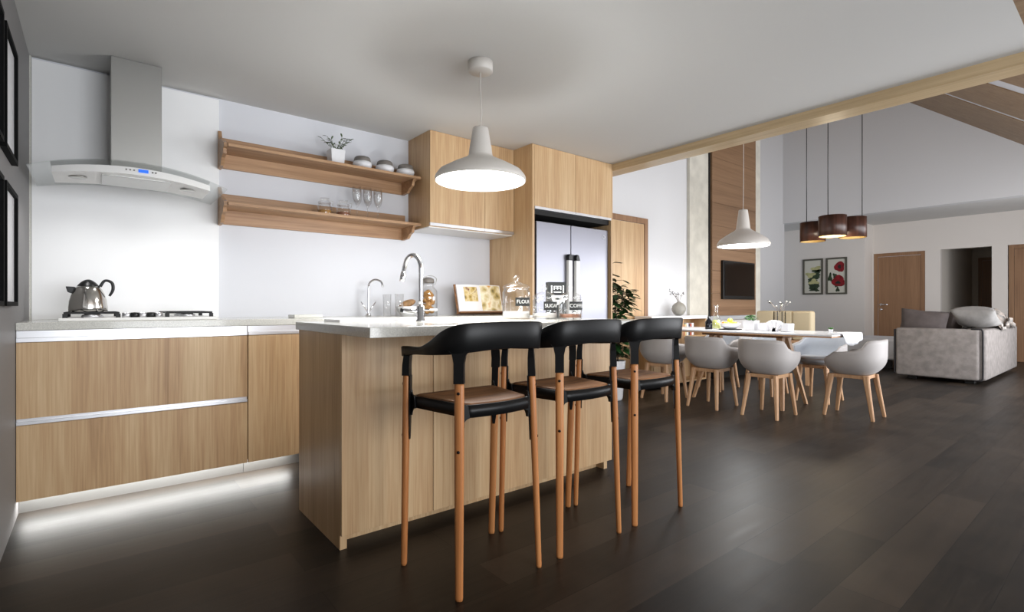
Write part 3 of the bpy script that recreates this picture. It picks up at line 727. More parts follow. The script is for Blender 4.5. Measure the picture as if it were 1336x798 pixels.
for side in (-1, 1):
    r0, r1 = [], []
    ring = []
    for i in range(11):
        x, y = pagecurve(i / 10, side); ring.append((x, y))
    outer = [Rb @ Vector((x, y, 0.016)) for x, y in ring] + [Rb @ Vector((x, 0.008, 0.016)) for x, y in ring[::-1]]
    top = [Rb @ Vector((x, y, 0.256)) for x, y in ring] + [Rb @ Vector((x, 0.008, 0.256)) for x, y in ring[::-1]]
    pg.loft([outer, top], smooth=False)
    a0, a1, z0, z1 = ((0.12, 0.72, 0.105, 0.235) if side < 0 else (0.03, 0.97, 0.022, 0.25))
    tgt = ph if side < 0 else ph2
    for i in range(10):
        s0 = a0 + (a1 - a0) * i / 10; s1 = a0 + (a1 - a0) * (i + 1) / 10
        p0, p1 = pagecurve(s0, side), pagecurve(s1, side)
        tgt.quad([Rb @ Vector((p0[0], p0[1] - 0.0012, z0)), Rb @ Vector((p1[0], p1[1] - 0.0012, z0)), Rb @ Vector((p1[0], p1[1] - 0.0012, z1)), Rb @ Vector((p0[0], p0[1] - 0.0012, z1))])
pgo = obj('pages', pg, 'paper', t)
obj('photograph', ph, 'food1', pgo); obj('photograph', ph2, 'food2', pgo)

# ================================================================== ISLAND
t = thing('kitchen_island', 'oak kitchen island behind the bar stools', 'island', (1.61, 2.38, 0))
obj('end_panel', MB().box(0.774, 0.804, 2.0797, 2.625, 0, 0.883, 0.001), 'oak', t)
obj('end_panel', MB().box(2.42, 2.45, 2.10, 2.625, 0, 0.883, 0.001), 'oak', t)
for i in range(4):
    a = 0.806 + 0.4 * i + (-0.003 if i == 0 else 0); b_ = 1.2 + 0.4 * i + (0.05 if i == 3 else 0)
    a = 0.7745 if i == 0 else 0.8 + 0.4 * i + 0.0015
    obj('front_panel', MB().box(a, b_ - 0.0015, 2.060, 2.0795, 0.062, 0.883, 0.001), 'oak', t)
obj('body', MB().box(0.8045, 2.4195, 2.08, 2.60, 0.07, 0.883).box(0.8045, 2.4195, 2.16, 2.54, 0.0, 0.07), 'oak', t)
for i in range(3):
    obj('door', MB().box(0.806 + 0.538 * i, 0.806 + 0.538 * (i + 1) - 0.003, 2.6005, 2.62, 0.1, 0.85, 0.001), 'oak', t)
o = tag(obj('island_worktop', MB().box(0.768, 2.455, 1.768, 2.66, 0.8835, CT, 0.002), 'stone'), 'pale quartz slab worktop with seating overhang topping the island', 'worktop')
# sink
t = thing('sink', 'white ceramic sink set in the left half of the island worktop', 'sink', (1.22, 2.55, CT))
sk = MB()
sx0, sx1, sy0, sy1 = 0.90, 1.62, 2.42, 2.64
sk.loft([[(sx0 + i, sy0 + i, z), (sx1 - i, sy0 + i, z), (sx1 - i, sy1 - i, z), (sx0 + i, sy1 - i, z)] for i, z in ((0, CT), (0.002, CT + 0.012), (0.02, CT + 0.012), (0.03, CT + 0.002))], smooth=False)
obj('basin', sk, 'white', t)
obj('drain', MB().lathe([(0, 0), (0.03, 0), (0.03, 0.002), (0, 0.003)], (1.26, 2.53, CT + 0.0025), 20), 'steel', t)
# main faucet
x, y = 1.30, 2.36
t = thing('kitchen_tap', 'tall chrome gooseneck tap standing on the island worktop', 'tap', (x, y, CT))
obj('base', MB().lathe([(0, 0), (0.026, 0), (0.026, 0.004), (0.021, 0.008), (0.021, 0.075), (0.013, 0.082), (0, 0.082)], (x, y, CT), 24), 'chrome', t)
dv = Vector((-0.30, 0.954, 0))
P = [Vector((x, y, CT + 0.075)), Vector((x, y, CT + 0.20)), Vector((x, y, CT + 0.27))]
R_ = 0.058
for i in range(1, 8):
    a = PI * i / 8 * 1.05
    P.append(Vector((x, y, CT + 0.27)) + dv * (R_ * (1 - math.cos(a))) + Vector((0, 0, 1.25 * R_ * math.sin(a))))
P.append(P[-1] + Vector((-0.004, 0.006, -0.03)))
obj('spout', MB().tube(P, 0.0115, 14, sub=3), 'chrome', t)
e = P[-1]
obj('spray_head', MB().tube([e, e + Vector((-0.004, 0.005, -0.035)), e + Vector((-0.006, 0.007, -0.05))], [0.0125, 0.015, 0.013], 14), 'chrome', t)
lv_ = obj('lever', MB().tube([(x, y, CT + 0.05), (x - 0.05, y + 0.035, CT + 0.052), (x - 0.075, y + 0.05, CT + 0.056)], [0.014, 0.012, 0.010], 12), 'chrome', t)
obj('lever_tip', MB().tube([(x - 0.0745, y + 0.05, CT + 0.056), (x - 0.084, y + 0.057, CT + 0.0575)], 0.0115, 12), 'black', lv_)
obj('side_arm', MB().tube([(x, y, CT + 0.058), (x + 0.07, y - 0.05, CT + 0.058)], 0.005, 8), 'chrome', t)

# storage jars on the island
Rface = math.atan2(-0.62, -0.78)  # roughly towards the bar side
def storage(x, y, r, h, txt, fill, fillm, lb):
    t = thing('storage_jar', lb, 'jar', (x, y, CT), 'glass storage jars on the island')
    prof = [(0, 0), (r * 0.96, 0), (r, 0.006), (r, h * 0.86), (r * 0.93, h * 0.93), (r * 0.88, h * 0.95), (r * 0.88, h), (r * 0.84, h), (r * 0.84, h * 0.94), (r * 0.95, h * 0.84), (r * 0.95, 0.008), (0, 0.008)]
    g = obj('jar_glass', MB().lathe(prof, (x, y, CT), 40), 'glass', t)
    hb = h * 1.0
    obj('lid', MB().lathe([(0, h + 0.0005), (r * 0.98, h + 0.0005), (r * 0.98, h + 0.008), (r * 0.7, h + 0.022), (r * 0.25, h + 0.036), (r * 0.16, h + 0.046), (r * 0.26, h + 0.056), (r * 0.26, h + 0.066), (r * 0.12, h + 0.078), (0, h + 0.079)], (x, y, CT), 36), 'glass', t)
    obj('contents', MB().lathe([(0, 0.009), (r * 0.94, 0.009), (r * 0.94, fill), (0, fill * 1.03)], (x, y, CT), 32), fillm, t)
    lab = MB(); tl = MB()
    a0 = math.atan2(-1.0, -0.12); half = (0.052) / r; z0, z1 = CT + h * 0.42, CT + h * 0.42 + 0.05
    n = 14
    ring = []
    for i in range(n + 1):
        a = a0 - half + 2 * half * i / n
        ring.append([(x + (r + 0.001) * math.cos(a), y + (r + 0.001) * math.sin(a), z0), (x + (r + 0.001) * math.cos(a), y + (r + 0.001) * math.sin(a), z1),
                     (x + (r + 0.002) * math.cos(a), y + (r + 0.002) * math.sin(a), z1), (x + (r + 0.002) * math.cos(a), y + (r + 0.002) * math.sin(a), z0)])
    lab.loft(ring, smooth=False)
    lo = obj('name_tag', lab, 'label', t)
    tm = text_mesh(txt, 0.030)
    for v in tm.bm.verts:
        a = a0 + v.co.x / (r + 0.002); rr = r + 0.0022 + v.co.z
        v.co = Vector((x + rr * math.cos(a), y + rr * math.sin(a), (z0 + z1) / 2 + v.co.y))
    obj('lettering', tm, 'chalk', lo)
    return t
storage(1.955, 2.38, 0.083, 0.185, 'FLOUR', 0.045, 'flour', 'tall glass storage jar with black FLOUR tag, leftmost on the island')
storage(2.09, 2.275, 0.074, 0.128, 'SUGAR', 0.035, 'flour', 'shorter glass storage jar with black SUGAR tag, middle of the three')
storage(2.205, 2.175, 0.070, 0.128, 'COFFEE', 0.03, 'copper', 'shorter glass storage jar with black COFFEE tag, rightmost of the three')
# black printed caddy behind jars
bx, by = 2.36, 2.46
t = thing('printed_tin', 'black rectangular tin printed with white ornament behind the storage jars', 'tin', (bx, by, CT))
Rt = T(bx, by, CT) @ RZ(-0.42)
obj('tin_body', MB().box(-0.062, 0.062, -0.03, 0.03, 0, 0.235, 0.003, mat=Rt), 'label', t)
orn = MB()
def ob(x0, x1, z0, z1): orn.box(x0, x1, -0.0312, -0.0305, z0, z1, mat=Rt)
for s in (-1, 1):
    for k in range(4): ob(min(s * 0.036, s * 0.045), max(s * 0.036, s * 0.045), 0.165 + k * 0.0125, 0.174 + k * 0.0125)
ob(-0.026, 0.026, 0.166, 0.172); ob(-0.026, 0.026, 0.206, 0.209)
ob(-0.026, -0.02, 0.184, 0.206); ob(0.02, 0.026, 0.184, 0.206); ob(-0.02, 0.02, 0.193, 0.197); ob(-0.004, 0.004, 0.186, 0.204)
sh = []
for i in range(17):
    a = PI + PI * i / 16; sh.append((0.042 * math.cos(a), 0.147 + 0.062 * math.sin(a)))
orn2 = bmesh.new()
A = [orn2.verts.new(Rt @ Vector((p[0], -0.0305, p[1]))) for p in sh]; B = [orn2.verts.new(Rt @ Vector((p[0], -0.0312, p[1]))) for p in sh]
orn2.faces.new(A); orn2.faces.new(B[::-1])
for i in range(17): orn2.faces.new((A[i], B[i], B[(i + 1) % 17], A[(i + 1) % 17]))
bmesh.ops.recalc_face_normals(orn2, faces=orn2.faces[:]); orn.merge(orn2)
ono = obj('printed_ornament', orn, 'chalk', t)
blot = MB(); blot.ball((0, 0, 0), 0.014, (1.2, 0.05, 0.5), 10); blot.xf(Rt @ T(0, -0.0315, 0.125))
obj('printed_blot', blot, 'label', t)

# ================================================================== BAR STOOLS
def make_stool():
    t = thing('bar_stool', '', 'stool', (0, 0, 0), 'bar stools in front of the island', local=True)
    # legs: rear (towards camera) and front
    legs = [((-0.176, -0.165), (-0.182, -0.168)), ((0.14, -0.165), (0.182, -0.168)), ((-0.228, 0.145), (-0.222, 0.172)), ((0.222, 0.145), (0.222, 0.178))]
    legs = [((-0.178, -0.165), (-0.182, -0.17)), ((0.150, -0.165), (0.182, -0.17)), ((-0.215, 0.145), (-0.214, 0.17)), ((0.212, 0.145), (0.214, 0.178))]
    ZT = 0.737
    for (tx, ty), (bx, by) in legs:
        rear = ty < 0
        rings = []
        for zf in (0.0, 0.012, 0.3, 0.6, 0.66, 0.985, 1.0):
            z = ZT * zf; x = bx + (tx - bx) * zf; y = by + (ty - by) * zf
            a = 0.0142 + 0.0034 * min(1, zf * 1.5) - (0.0012 if zf in (0.0, 1.0) else 0); c = a * 0.80
            dg = -1 if tx * ty > 0 else 1   # broad face looks out of the corner
            ca, sa = math.cos(PI / 4), math.sin(PI / 4) * dg
            ring = []
            for q in range(12):
                an = 2 * PI * q / 12; cx, sy = math.cos(an), math.sin(an)
                k = 1 / max(abs(cx) ** 3 + abs(sy) ** 3, 1e-6) ** (1 / 3)
                px_q, py_q = a * cx * k * 0.94, c * sy * k * 0.94
                ring.append((x + px_q * ca - py_q * sa, y + px_q * sa + py_q * ca, z))
            rings.append(ring)
        lg = obj('leg', MB().loft(rings), 'leg', t, local=True)
        # bolts
        bt = MB(); nx = -1 if tx < 0 else 1
        for zb in (0.703, 0.505):
            xx = bx + (tx - bx) * zb / ZT; yy = by + (ty - by) * zb / ZT
            ny = -1 if rear else 1
            dv_ = Vector((nx, ny, 0)).normalized()
            bt.lathe([(0, 0), (0.0052, 0), (0.0052, 0.002), (0, 0.0025)], n=12, mat=T(xx + dv_.x * 0.0135, yy + dv_.y * 0.0135, zb) @ dv_.to_track_quat('Z', 'Y').to_matrix().to_4x4())
        obj('bolt', bt, 'blacksteel' if True else 'chrome', lg, local=True)
    fr = MB()
    # back and arm band
    key = [(-0.216, 0.165, 0.806, 0.846), (-0.219, 0.13, 0.811, 0.848), (-0.220, 0.07, 0.820, 0.849), (-0.219, 0.015, 0.823, 0.854), (-0.217, -0.045, 0.826, 0.876), (-0.209, -0.10, 0.830, 0.906),
           (-0.195, -0.145, 0.834, 0.928), (-0.170, -0.172, 0.838, 0.939), (-0.13, -0.186, 0.842, 0.943), (-0.07, -0.193, 0.846, 0.944), (0, -0.195, 0.848, 0.945)]
    key = key + [(-a, b, c, d) for a, b, c, d in key[:-1][::-1]]
    # smooth by subdividing
    def cr(p0, p1, p2, p3, s): return tuple(0.5 * ((2 * b) + (c - a) * s + (2 * a - 5 * b + 4 * c - d) * s * s + (3 * b - a - 3 * c + d) * s ** 3) for a, b, c, d in zip(p0, p1, p2, p3))
    K = []
    for i in range(len(key) - 1):
        p0 = key[max(0, i - 1)]; p3 = key[min(len(key) - 1, i + 2)]
        for q in range(3): K.append(cr(p0, key[i], key[i + 1], p3, q / 3))
    K.append(key[-1])
    rings = []
    for i, (x, y, z0, z1) in enumerate(K):
        a = Vector(K[min(i + 1, len(K) - 1)][:2]) - Vector(K[max(i - 1, 0)][:2]); a.normalize()
        nrm = Vector((-a.y, a.x)); hgt = z1 - z0
        wtop = 0.010 if hgt < 0.05 else 0.007
        wb = 0.010 if hgt < 0.05 else 0.009
        lean = -0.012 * min(1, (hgt - 0.028) / 0.06) * (1 if True else 0)
        r = []
        for (s, zz) in ((-1, z0 + 0.003), (-0.6, z0), (0.6, z0), (1, z0 + 0.003), (1, (z0 + z1) / 2), (1, z1 - 0.004), (0.5, z1), (-0.5, z1), (-1, z1 - 0.004), (-1, (z0 + z1) / 2)):
            w = wb if zz < (z0 + z1) / 2 else wtop
            off = nrm * (s * w)
            lz = (zz - z0) / max(hgt, 1e-6) * lean
            r.append((x + off.x - nrm.x * lz * -1, y + off.y - nrm.y * lz * -1, zz))
        rings.append(r)
    fr.loft(rings)
    bk = obj('backrest', fr, 'blacksteel', t, local=True)
    # posts joining band and legs and seat
    for (tx, ty), (bx, by) in legs:
        posts = MB()
        s = -1 if tx < 0 else 1; rear = ty < 0
        zt = 0.846 if rear else 0.832
        r0 = []
        dg = -1 if tx * ty > 0 else 1
        U = Vector((math.cos(PI / 4), math.sin(PI / 4) * dg, 0)); V = Vector((-U.y, U.x, 0))
        if V.x * s < 0: V = -V          # V points out of the corner
        def la(z): q = z / ZT; return Vector((bx + (tx - bx) * q, by + (ty - by) * q, z))
        for z, w, d in ((0.7355, 0.0178, 0.0142), (0.775, 0.0175, 0.0135), (0.805, 0.018, 0.0125), (zt - 0.012, 0.024 if rear else 0.015, 0.010 if rear else 0.012), (zt, 0.036 if rear else 0.014, 0.007 if rear else 0.012)):
            c = la(min(z, 0.80)); c.z = z; c.x -= s * (0 if rear else 0.006 * max(0, (z - 0.775) / 0.055))
            r0.append([c - U * w - V * d, c + U * w - V * d, c + U * w + V * d, c - U * w + V * d])
        posts.loft(r0, smooth=False)
        # inner sheet following the leg down past the seat to the lower bolt
        sh_ = []
        for z, w0 in ((0.49, 0.005), (0.52, 0.009), (0.60, 0.013), (0.70, 0.014), (0.7355, 0.014)):
            c = la(z) - V * 0.0155
            sh_.append([c - U * w0 - V * 0.002, c + U * w0 - V * 0.002, c + U * w0 + V * 0.002, c - U * w0 + V * 0.002])
        posts.loft(sh_, smooth=False)
        obj('post', posts, 'blacksteel', t, local=True)
    # seat ring and wooden seat
    def outline(inset, n=36):
        pts = []
        fx, rx, fy, ry = 0.202 - inset, 0.148 - inset, 0.150 - inset, -0.172 + inset
        crn = [(-rx, ry), (rx, ry), (fx, fy), (-fx, fy)]
        for i in range(4):
            p = Vector(crn[i]); a = Vector(crn[i - 1]); c = Vector(crn[(i + 1) % 4]); R = 0.035
            A = p + (a - p).normalized() * R; C = p + (c - p).normalized() * R
            for k in range(6):
                s = k / 5; pts.append(((1 - s) ** 2) * A + 2 * s * (1 - s) * p + s * s * C)
            nx_ = Vector(crn[(i + 1) % 4]); B0 = C; B1 = nx_ + (p - nx_).normalized() * R
            bow = 0.012 if i in (0,) else 0.0
            for k in range(1, 6):
                s = k / 6; q = B0 * (1 - s) + B1 * s
                pts.append(q + Vector((0, -bow * math.sin(PI * s))))
        return pts
    o1, o2 = outline(0), outline(0.012)
    rg = MB(); b = bmesh.new()
    lo = [b.verts.new((p.x, p.y, 0.612 - 0.010 * 0)) for p in o1]; hi = [b.verts.new((p.x, p.y, 0.656)) for p in o1]
    hi2 = [b.verts.new((p.x, p.y, 0.656)) for p in o2]; lo2 = [b.verts.new((p.x, p.y, 0.612)) for p in o2]
    n = len(o1)
    for i in range(n):
        j = (i + 1) % n
        for q, r_ in ((lo, hi), (hi, hi2), (hi2, lo2), (lo2, lo)): b.faces.new((q[i], q[j], r_[j], r_[i]))
    bmesh.ops.recalc_face_normals(b, faces=b.faces[:])
    bmesh.ops.bevel(b, geom=[e for e in b.edges if len(e.link_faces) == 2 and abs(e.verts[0].co.z - e.verts[1].co.z) < 1e-6 and e.calc_face_angle(0) > 1], offset=0.002, segments=2, affect='EDGES')
    rg.merge(b, True)
    # curved fillets where the seat ring meets the legs
    def fil(q, side):
        out = []
        for k in range(6):
            a = PI / 2 * k / 5; out.append((1 - math.sin(a), 1 - math.cos(a)))
        return out
    for (tx, ty), (bx, by) in legs:
        s = -1 if tx < 0 else 1; q = 1 if ty > 0 else -1
        lx = tx - s * 0.012
        lowz = [(lx - s * 0.030 * u, 0.612 - 0.030 * v) for u, v in fil(0, 0)]
        upz = [(lx - s * 0.022 * u, 0.656 + 0.022 * v) for u, v in fil(0, 0)]
        if q < 0: rg.prism([(lx + s * 0.004, 0.582)] + lowz[::-1] + upz + [(lx + s * 0.004, 0.678)], 1, ty - 0.004, ty + 0.006)
        ly = ty - q * 0.010
        lowy = [(ly - q * 0.030 * u, 0.612 - 0.030 * v) for u, v in fil(0, 0)]
        upy = [(ly - q * 0.022 * u, 0.656 + 0.022 * v) for u, v in fil(0, 0)]
        xo = tx - s * 0.0175
        rg.prism([(ly + q * 0.012, 0.582)] + lowy[::-1] + upy + [(ly + q * 0.012, 0.678)], 0, xo - 0.004, xo + 0.002)
    obj('seat_frame', rg, 'blacksteel', t, local=True)
    st = MB(); b = bmesh.new()
    lv3 = []
    for f, z in ((1.0, 0.640), (1.0, 0.6585), (0.97, 0.661), (0.8, 0.657), (0.4, 0.653)):
        lv3.append([b.verts.new((p.x * f, p.y * f + (1 - f) * -0.01, z)) for p in o2])
    for a, c in zip(lv3, lv3[1:]):
        for i in range(n): b.faces.new((a[i], a[(i + 1) % n], c[(i + 1) % n], c[i]))
    b.faces.new(lv3[0][::-1]); b.faces.new(lv3[-1])
    bmesh.ops.recalc_face_normals(b, faces=b.faces[:]); st.merge(b, True)
    obj('seat', st, 'seat', t, local=True)
    return t
stool = make_stool()
SY = 1.642
sl = ['black steel bar stool with wooden legs and seat, leftmost and nearest the tap', 'black steel bar stool with wooden legs and seat, middle of the three', 'black steel bar stool with wooden legs and seat, rightmost at the island end']
for i, x in enumerate((1.14, 1.615, 2.09)):
    if i == 0: stool.location = (x, SY, 0); stool['label'] = sl[0]
    else: dup(stool, (x, SY, 0), label=sl[i])

# ================================================================== PENDANT LAMPS
def pendant(x, y, zb, sc, ztop, canopy, label, tall=1.0):
    t = thing('pendant_lamp', label, 'lamp', (x, y, zb), 'white dome pendant lamps')
    R = 0.26 * sc
    k = sc * tall
    out = [(R - 0.004, 0), (R, 0.004), (R, 0.02 * k), (R * 0.985, 0.03 * k), (R * 0.90, 0.058 * k), (R * 0.62, 0.098 * k), (R * 0.36, 0.13 * k), (R * 0.272, 0.146 * k), (R * 0.262, 0.155 * k), (R * 0.24, 0.20 * k), (R * 0.175, 0.30 * k), (R * 0.165, 0.308 * k), (0, 0.309 * k)]
    obj('shade', MB().lathe(out + [], (x, y, zb), 64), 'shade', t)
    obj('shade_lining', MB().lathe([(R - 0.0045, 0.0005), (R - 0.008, 0.018 * k), (R * 0.88, 0.048 * k), (R * 0.4, 0.075 * k), (0, 0.08 * k)], (x, y, zb), 48), 'shade_in', t)
    obj('diffuser', MB().lathe([(0, 0.006), (R - 0.010, 0.006), (R - 0.010, 0.010), (0, 0.010)], (x, y, zb), 48), 'diffuser', t, label='glowing white disc')
    z0 = zb + 0.309 * k
    obj('cord_grip', MB().lathe([(0, 0), (0.009, 0), (0.007, 0.014), (0, 0.014)], (x, y, z0), 12), 'shade', t)
    L = ztop - z0; pts = []
    for i in range(13):
        s = i / 12
        pts.append((x + 0.010 * math.sin(s * PI * 1.7) * (1 - s) * (1.0 if L < 1 else 1.4), y, z0 + 0.012 + (L - 0.012) * s))
    obj('cord', MB().tube(pts, 0.0028, 8, sub=2), 'shade', t)
    if canopy: obj('ceiling_canopy', MB().lathe([(0, 0), (0.066, 0), (0.071, 0.005), (0.071, 0.058), (0, 0.058)], (x, y, ztop), 36), 'shade', t)
    return t
pendant(1.716, 2.412, 1.713, 1.0, CZ - 0.0585, True, 'white dome pendant lamp hanging over the kitchen island')
def roofz(y): return 4.566 + 0.767 * (y - 2.63)
pendant(5.33, 2.70, 1.632, 1.0, roofz(2.70), False, 'white dome pendant lamp hanging over the dining table', 1.25)
# triple drum lamp
t = thing('cluster_lamp', 'pendant lamp of three dark brown drum shades on thin black cables', 'lamp', (7.1, 2.5, 1.85))
for (x, y, off) in ((7.36, 2.79, -0.08), (7.0, 2.43, -0.055), (7.33, 2.32, 0.12)):
    zb, h, r = 1.85, 0.25, 0.15
    dsh = obj('drum_shade', MB().lathe([(r - 0.006, 0), (r, 0), (r, h), (0, h), (0, h - 0.006), (r - 0.006, h - 0.006), (r - 0.006, 0)], (x, y, zb), 40), 'drum', t)
    obj('lining', MB().lathe([(r - 0.008, 0.002), (r - 0.008, h - 0.008), (0, h - 0.008)], (x, y, zb), 32), 'drumin', dsh)
    obj('bulb', MB().ball((x, y, zb + 0.07), 0.04, (1, 1, 1.2), 14), 'warmglow', dsh)
    cx, cy = x + 0.78 * off, y - 0.63 * off
    obj('cable', MB().tube([(cx, cy, zb + h), (cx, cy, roofz(cy) - 0.002)], 0.005, 8), 'black', dsh)

# ================================================================== PICTURE FRAMES ON THE LEFT WALL
pf0 = None
pl = {(0, 0): 'upper black framed white picture on the left wall, nearest the corner', (0, 1): 'lower black framed white picture on the left wall, nearest the corner',
      (1, 0): 'upper black framed picture on the left wall, cut by the photo edge', (1, 1): 'lower black framed picture on the left wall, cut by the photo edge'}
for c in range(2):
    for r in range(2):
        y0 = 2.79 - c * 0.44; z0 = 1.0 if r else 1.62
        if c == 0 and r == 0 or pf0 is None:
            t = thing('picture_frame', pl[(c, r)], 'picture', (WL, y0 + 0.185, z0), 'framed pictures on the left wall', local=True)
            w, h = 0.185, 0.49
            f = MB(); d = 0.022
            f.rim(0, d, -w, w, 0, h, 0.018)
            obj('frame', f, 'frameblk', t, local=True)
            obj('picture_sheet', MB().box(0.002, 0.010, -w + 0.018, w - 0.018, 0.018, h - 0.018), 'mat', t, local=True)
            pf0 = t; t.location = (WL, y0 + 0.185, z0)
        else: dup(pf0, (WL, y0 + 0.185, z0), label=pl[(c, r)])

# ================================================================== FLOOR PLANT BY THE FRIDGE
fx, fy = 4.30, 3.60
t = thing('potted_tree', 'leafy green indoor tree in a white pot beside the fridge housing', 'plant', (fx, fy, 0))
obj('pot', MB().lathe([(0, 0), (0.09, 0), (0.10, 0.02), (0.125, 0.36), (0.13, 0.42), (0.12, 0.42), (0.115, 0.38), (0, 0.38)], (fx, fy, 0), 36), 'white', t)
obj('soil', MB().lathe([(0, 0.381), (0.114, 0.381), (0, 0.39)], (fx, fy, 0), 24), 'soil', t)
lv = MB(); stm = MB(); r2 = random.Random(11)
for i in range(7):
    a = 2 * PI * i / 7 + 0.4; rr = 0.05
    top = Vector((fx + 0.17 * math.cos(a) * r2.uniform(0.3, 1), fy + 0.13 * math.sin(a), r2.uniform(1.0, 1.5)))
    base = Vector((fx + rr * math.cos(a), fy + rr * math.sin(a), 0.38))
    mid = (base + top) / 2 + Vector((0.02 * math.cos(a), 0.02, 0))
    stm.tube([base, mid, top], [0.008, 0.006, 0.003], 6, sub=4)
    for k in range(52):
        s = 0.10 + 0.90 * k / 51
        p = base * (1 - s) ** 2 + mid * 2 * s * (1 - s) + top * s * s
        aa = r2.uniform(0, 2 * PI)
        d = Vector((math.cos(aa), math.sin(aa), r2.uniform(-0.1, 0.5)))
        e = p + d * r2.uniform(0.03, 0.13)
        stm.tube([p, e], 0.002, 4)
        for q in range(2):
            leaf(lv, e, d + Vector((r2.uniform(-.6, .6), r2.uniform(-.6, .6), -0.2)), r2.uniform(0.08, 0.13), 0.052, 0.35)
obj('leaves', lv, 'leaf', t); obj('stems', stm, 'stem', t)

# ================================================================== SIDEBOARD, TV AND VASE
t = thing('sideboard', 'low oak sideboard with white top and open compartments by the living wall', 'sideboard', (5.75, 3.83, 0))
obj('top', MB().box(5.12, 6.34, 3.70, 3.954, 0.835, 0.875, 0.003), 'white', t)
bd = MB()
bd.box(5.13, 5.15, 3.71, 3.95, 0.03, 0.8345).box(6.31, 6.33, 3.71, 3.95, 0.03, 0.8345).box(5.70, 5.80, 3.71, 3.95, 0.03, 0.8345).box(5.15, 6.31, 3.93, 3.95, 0.03, 0.8345).box(5.15, 5.70, 3.71, 3.93, 0.03, 0.05).box(5.80, 6.31, 3.71, 3.93, 0.03, 0.05).box(5.80, 6.31, 3.71, 3.93, 0.60, 0.62).box(5.80, 6.31, 3.71, 3.93, 0.34, 0.36)
obj('carcass', bd, 'oak', t)
obj('door', MB().box(5.152, 5.698, 3.70, 3.7095, 0.052, 0.833, 0.001), 'oak', t)
bc = ['bookr', 'booky', 'mat', 'bookb', 'bookr', 'white']
bn = ['terracotta', 'cream', 'white', 'slate', 'slim terracotta', 'pale']
bxp = 5.84
for k in range(6):
    w = 0.03 + 0.008 * (k % 3)
    o = obj('book', MB().box(bxp, bxp + w, 3.74, 3.90, 0.62, 0.62 + 0.14 + 0.01 * (k % 3), 0.002), bc[k])
    tag(o, '%s book standing on the upper sideboard shelf behind the dining chairs' % bn[k], 'book', 'books in the sideboard'); bxp += w + 0.002
t = thing('media_console', 'long low white console under the wall television', 'console', (7.25, 3.80, 0))
obj('body', MB().box(6.45, 8.09, 3.68, 3.91, 0.30, 0.80, 0.003), 'white', t)
for k in range(3): obj('drawer', MB().box(6.455 + k * 0.545, 6.995 + k * 0.545, 3.668, 3.6795, 0.31, 0.79, 0.001), 'white', t)
obj('plinth', MB().box(6.6, 7.9, 3.72, 3.90, 0, 0.2995), 'gap', t)
t = thing('television', 'flat black television mounted on the wood-clad wall', 'television', (7.55, 3.91, 1.12))
obj('casing', MB().box(7.07, 8.01, 3.872, 3.9145, 1.10, 1.665, 0.004), 'black', t)
obj('screen', MB().box(7.10, 7.985, 3.868, 3.8719, 1.15, 1.645), 'screen', t)
vx, vy = 5.86, 3.82
t = thing('round_vase', 'spherical grey stoneware vase holding bare twigs on the sideboard', 'vase', (vx, vy, 0.875))
obj('vase_body', MB().lathe([(0, 0), (0.03, 0), (0.062, 0.02), (0.085, 0.06), (0.09, 0.09), (0.082, 0.125), (0.055, 0.158), (0.024, 0.172), (0.022, 0.182), (0.016, 0.182), (0.016, 0.16), (0, 0.15)], (vx, vy, 0.875), 36), 'sphere', t)
tw = MB(); fl = MB(); r2 = random.Random(21)
for i in range(9):
    a = r2.uniform(0, 2 * PI); L = r2.uniform(0.08, 0.2)
    b0 = Vector((vx, vy, 1.03)); e = b0 + Vector((math.cos(a) * L * 0.9, math.sin(a) * L * 0.4, L * 0.75 + 0.02))
    tw.tube([b0, (b0 + e) / 2 + Vector((0, 0, 0.03)), e], 0.0017, 5, sub=3)
    for k in range(3): fl.ball(e + Vector((r2.uniform(-.02, .02), r2.uniform(-.02, .02), r2.uniform(-.02, .02))), 0.007, (1, 1, 0.7), 6)
obj('twigs', tw, 'twig', t); obj('blossoms', fl, 'darkflower', t)

# ================================================================== DINING SET
t = thing('dining_table', 'long dining table with white top and splayed oak legs', 'table', (5.37, 2.68, 0))
obj('tabletop', MB().box(5.0, 5.74, 1.74, 3.60, 0.730, 0.745, 0.003), 'tabletop', t)
obj('top_edge', MB().box(5.004, 5.736, 1.744, 3.596, 0.717, 0.7295, 0.002), 'beech', t)
obj('rail', MB().box(5.20, 5.54, 2.24, 3.10, 0.685, 0.7165, 0.003), 'seat', t)
for sx in (-1, 1):
    for sy, y0, y1 in ((-1, 2.31, 2.20), (1, 3.03, 3.14)):
        xt, xb = 5.37 + sx * 0.06, 5.37 + sx * 0.27
        obj('leg', MB().loft([[(x - a, y - b_, z), (x + a, y - b_, z), (x + a, y + b_, z), (x - a, y + b_, z)] for x, y, z, a, b_ in ((xb, y1, 0, 0.014, 0.014), (xt, y0, 0.6845, 0.03, 0.03))], smooth=False), 'beech', t)

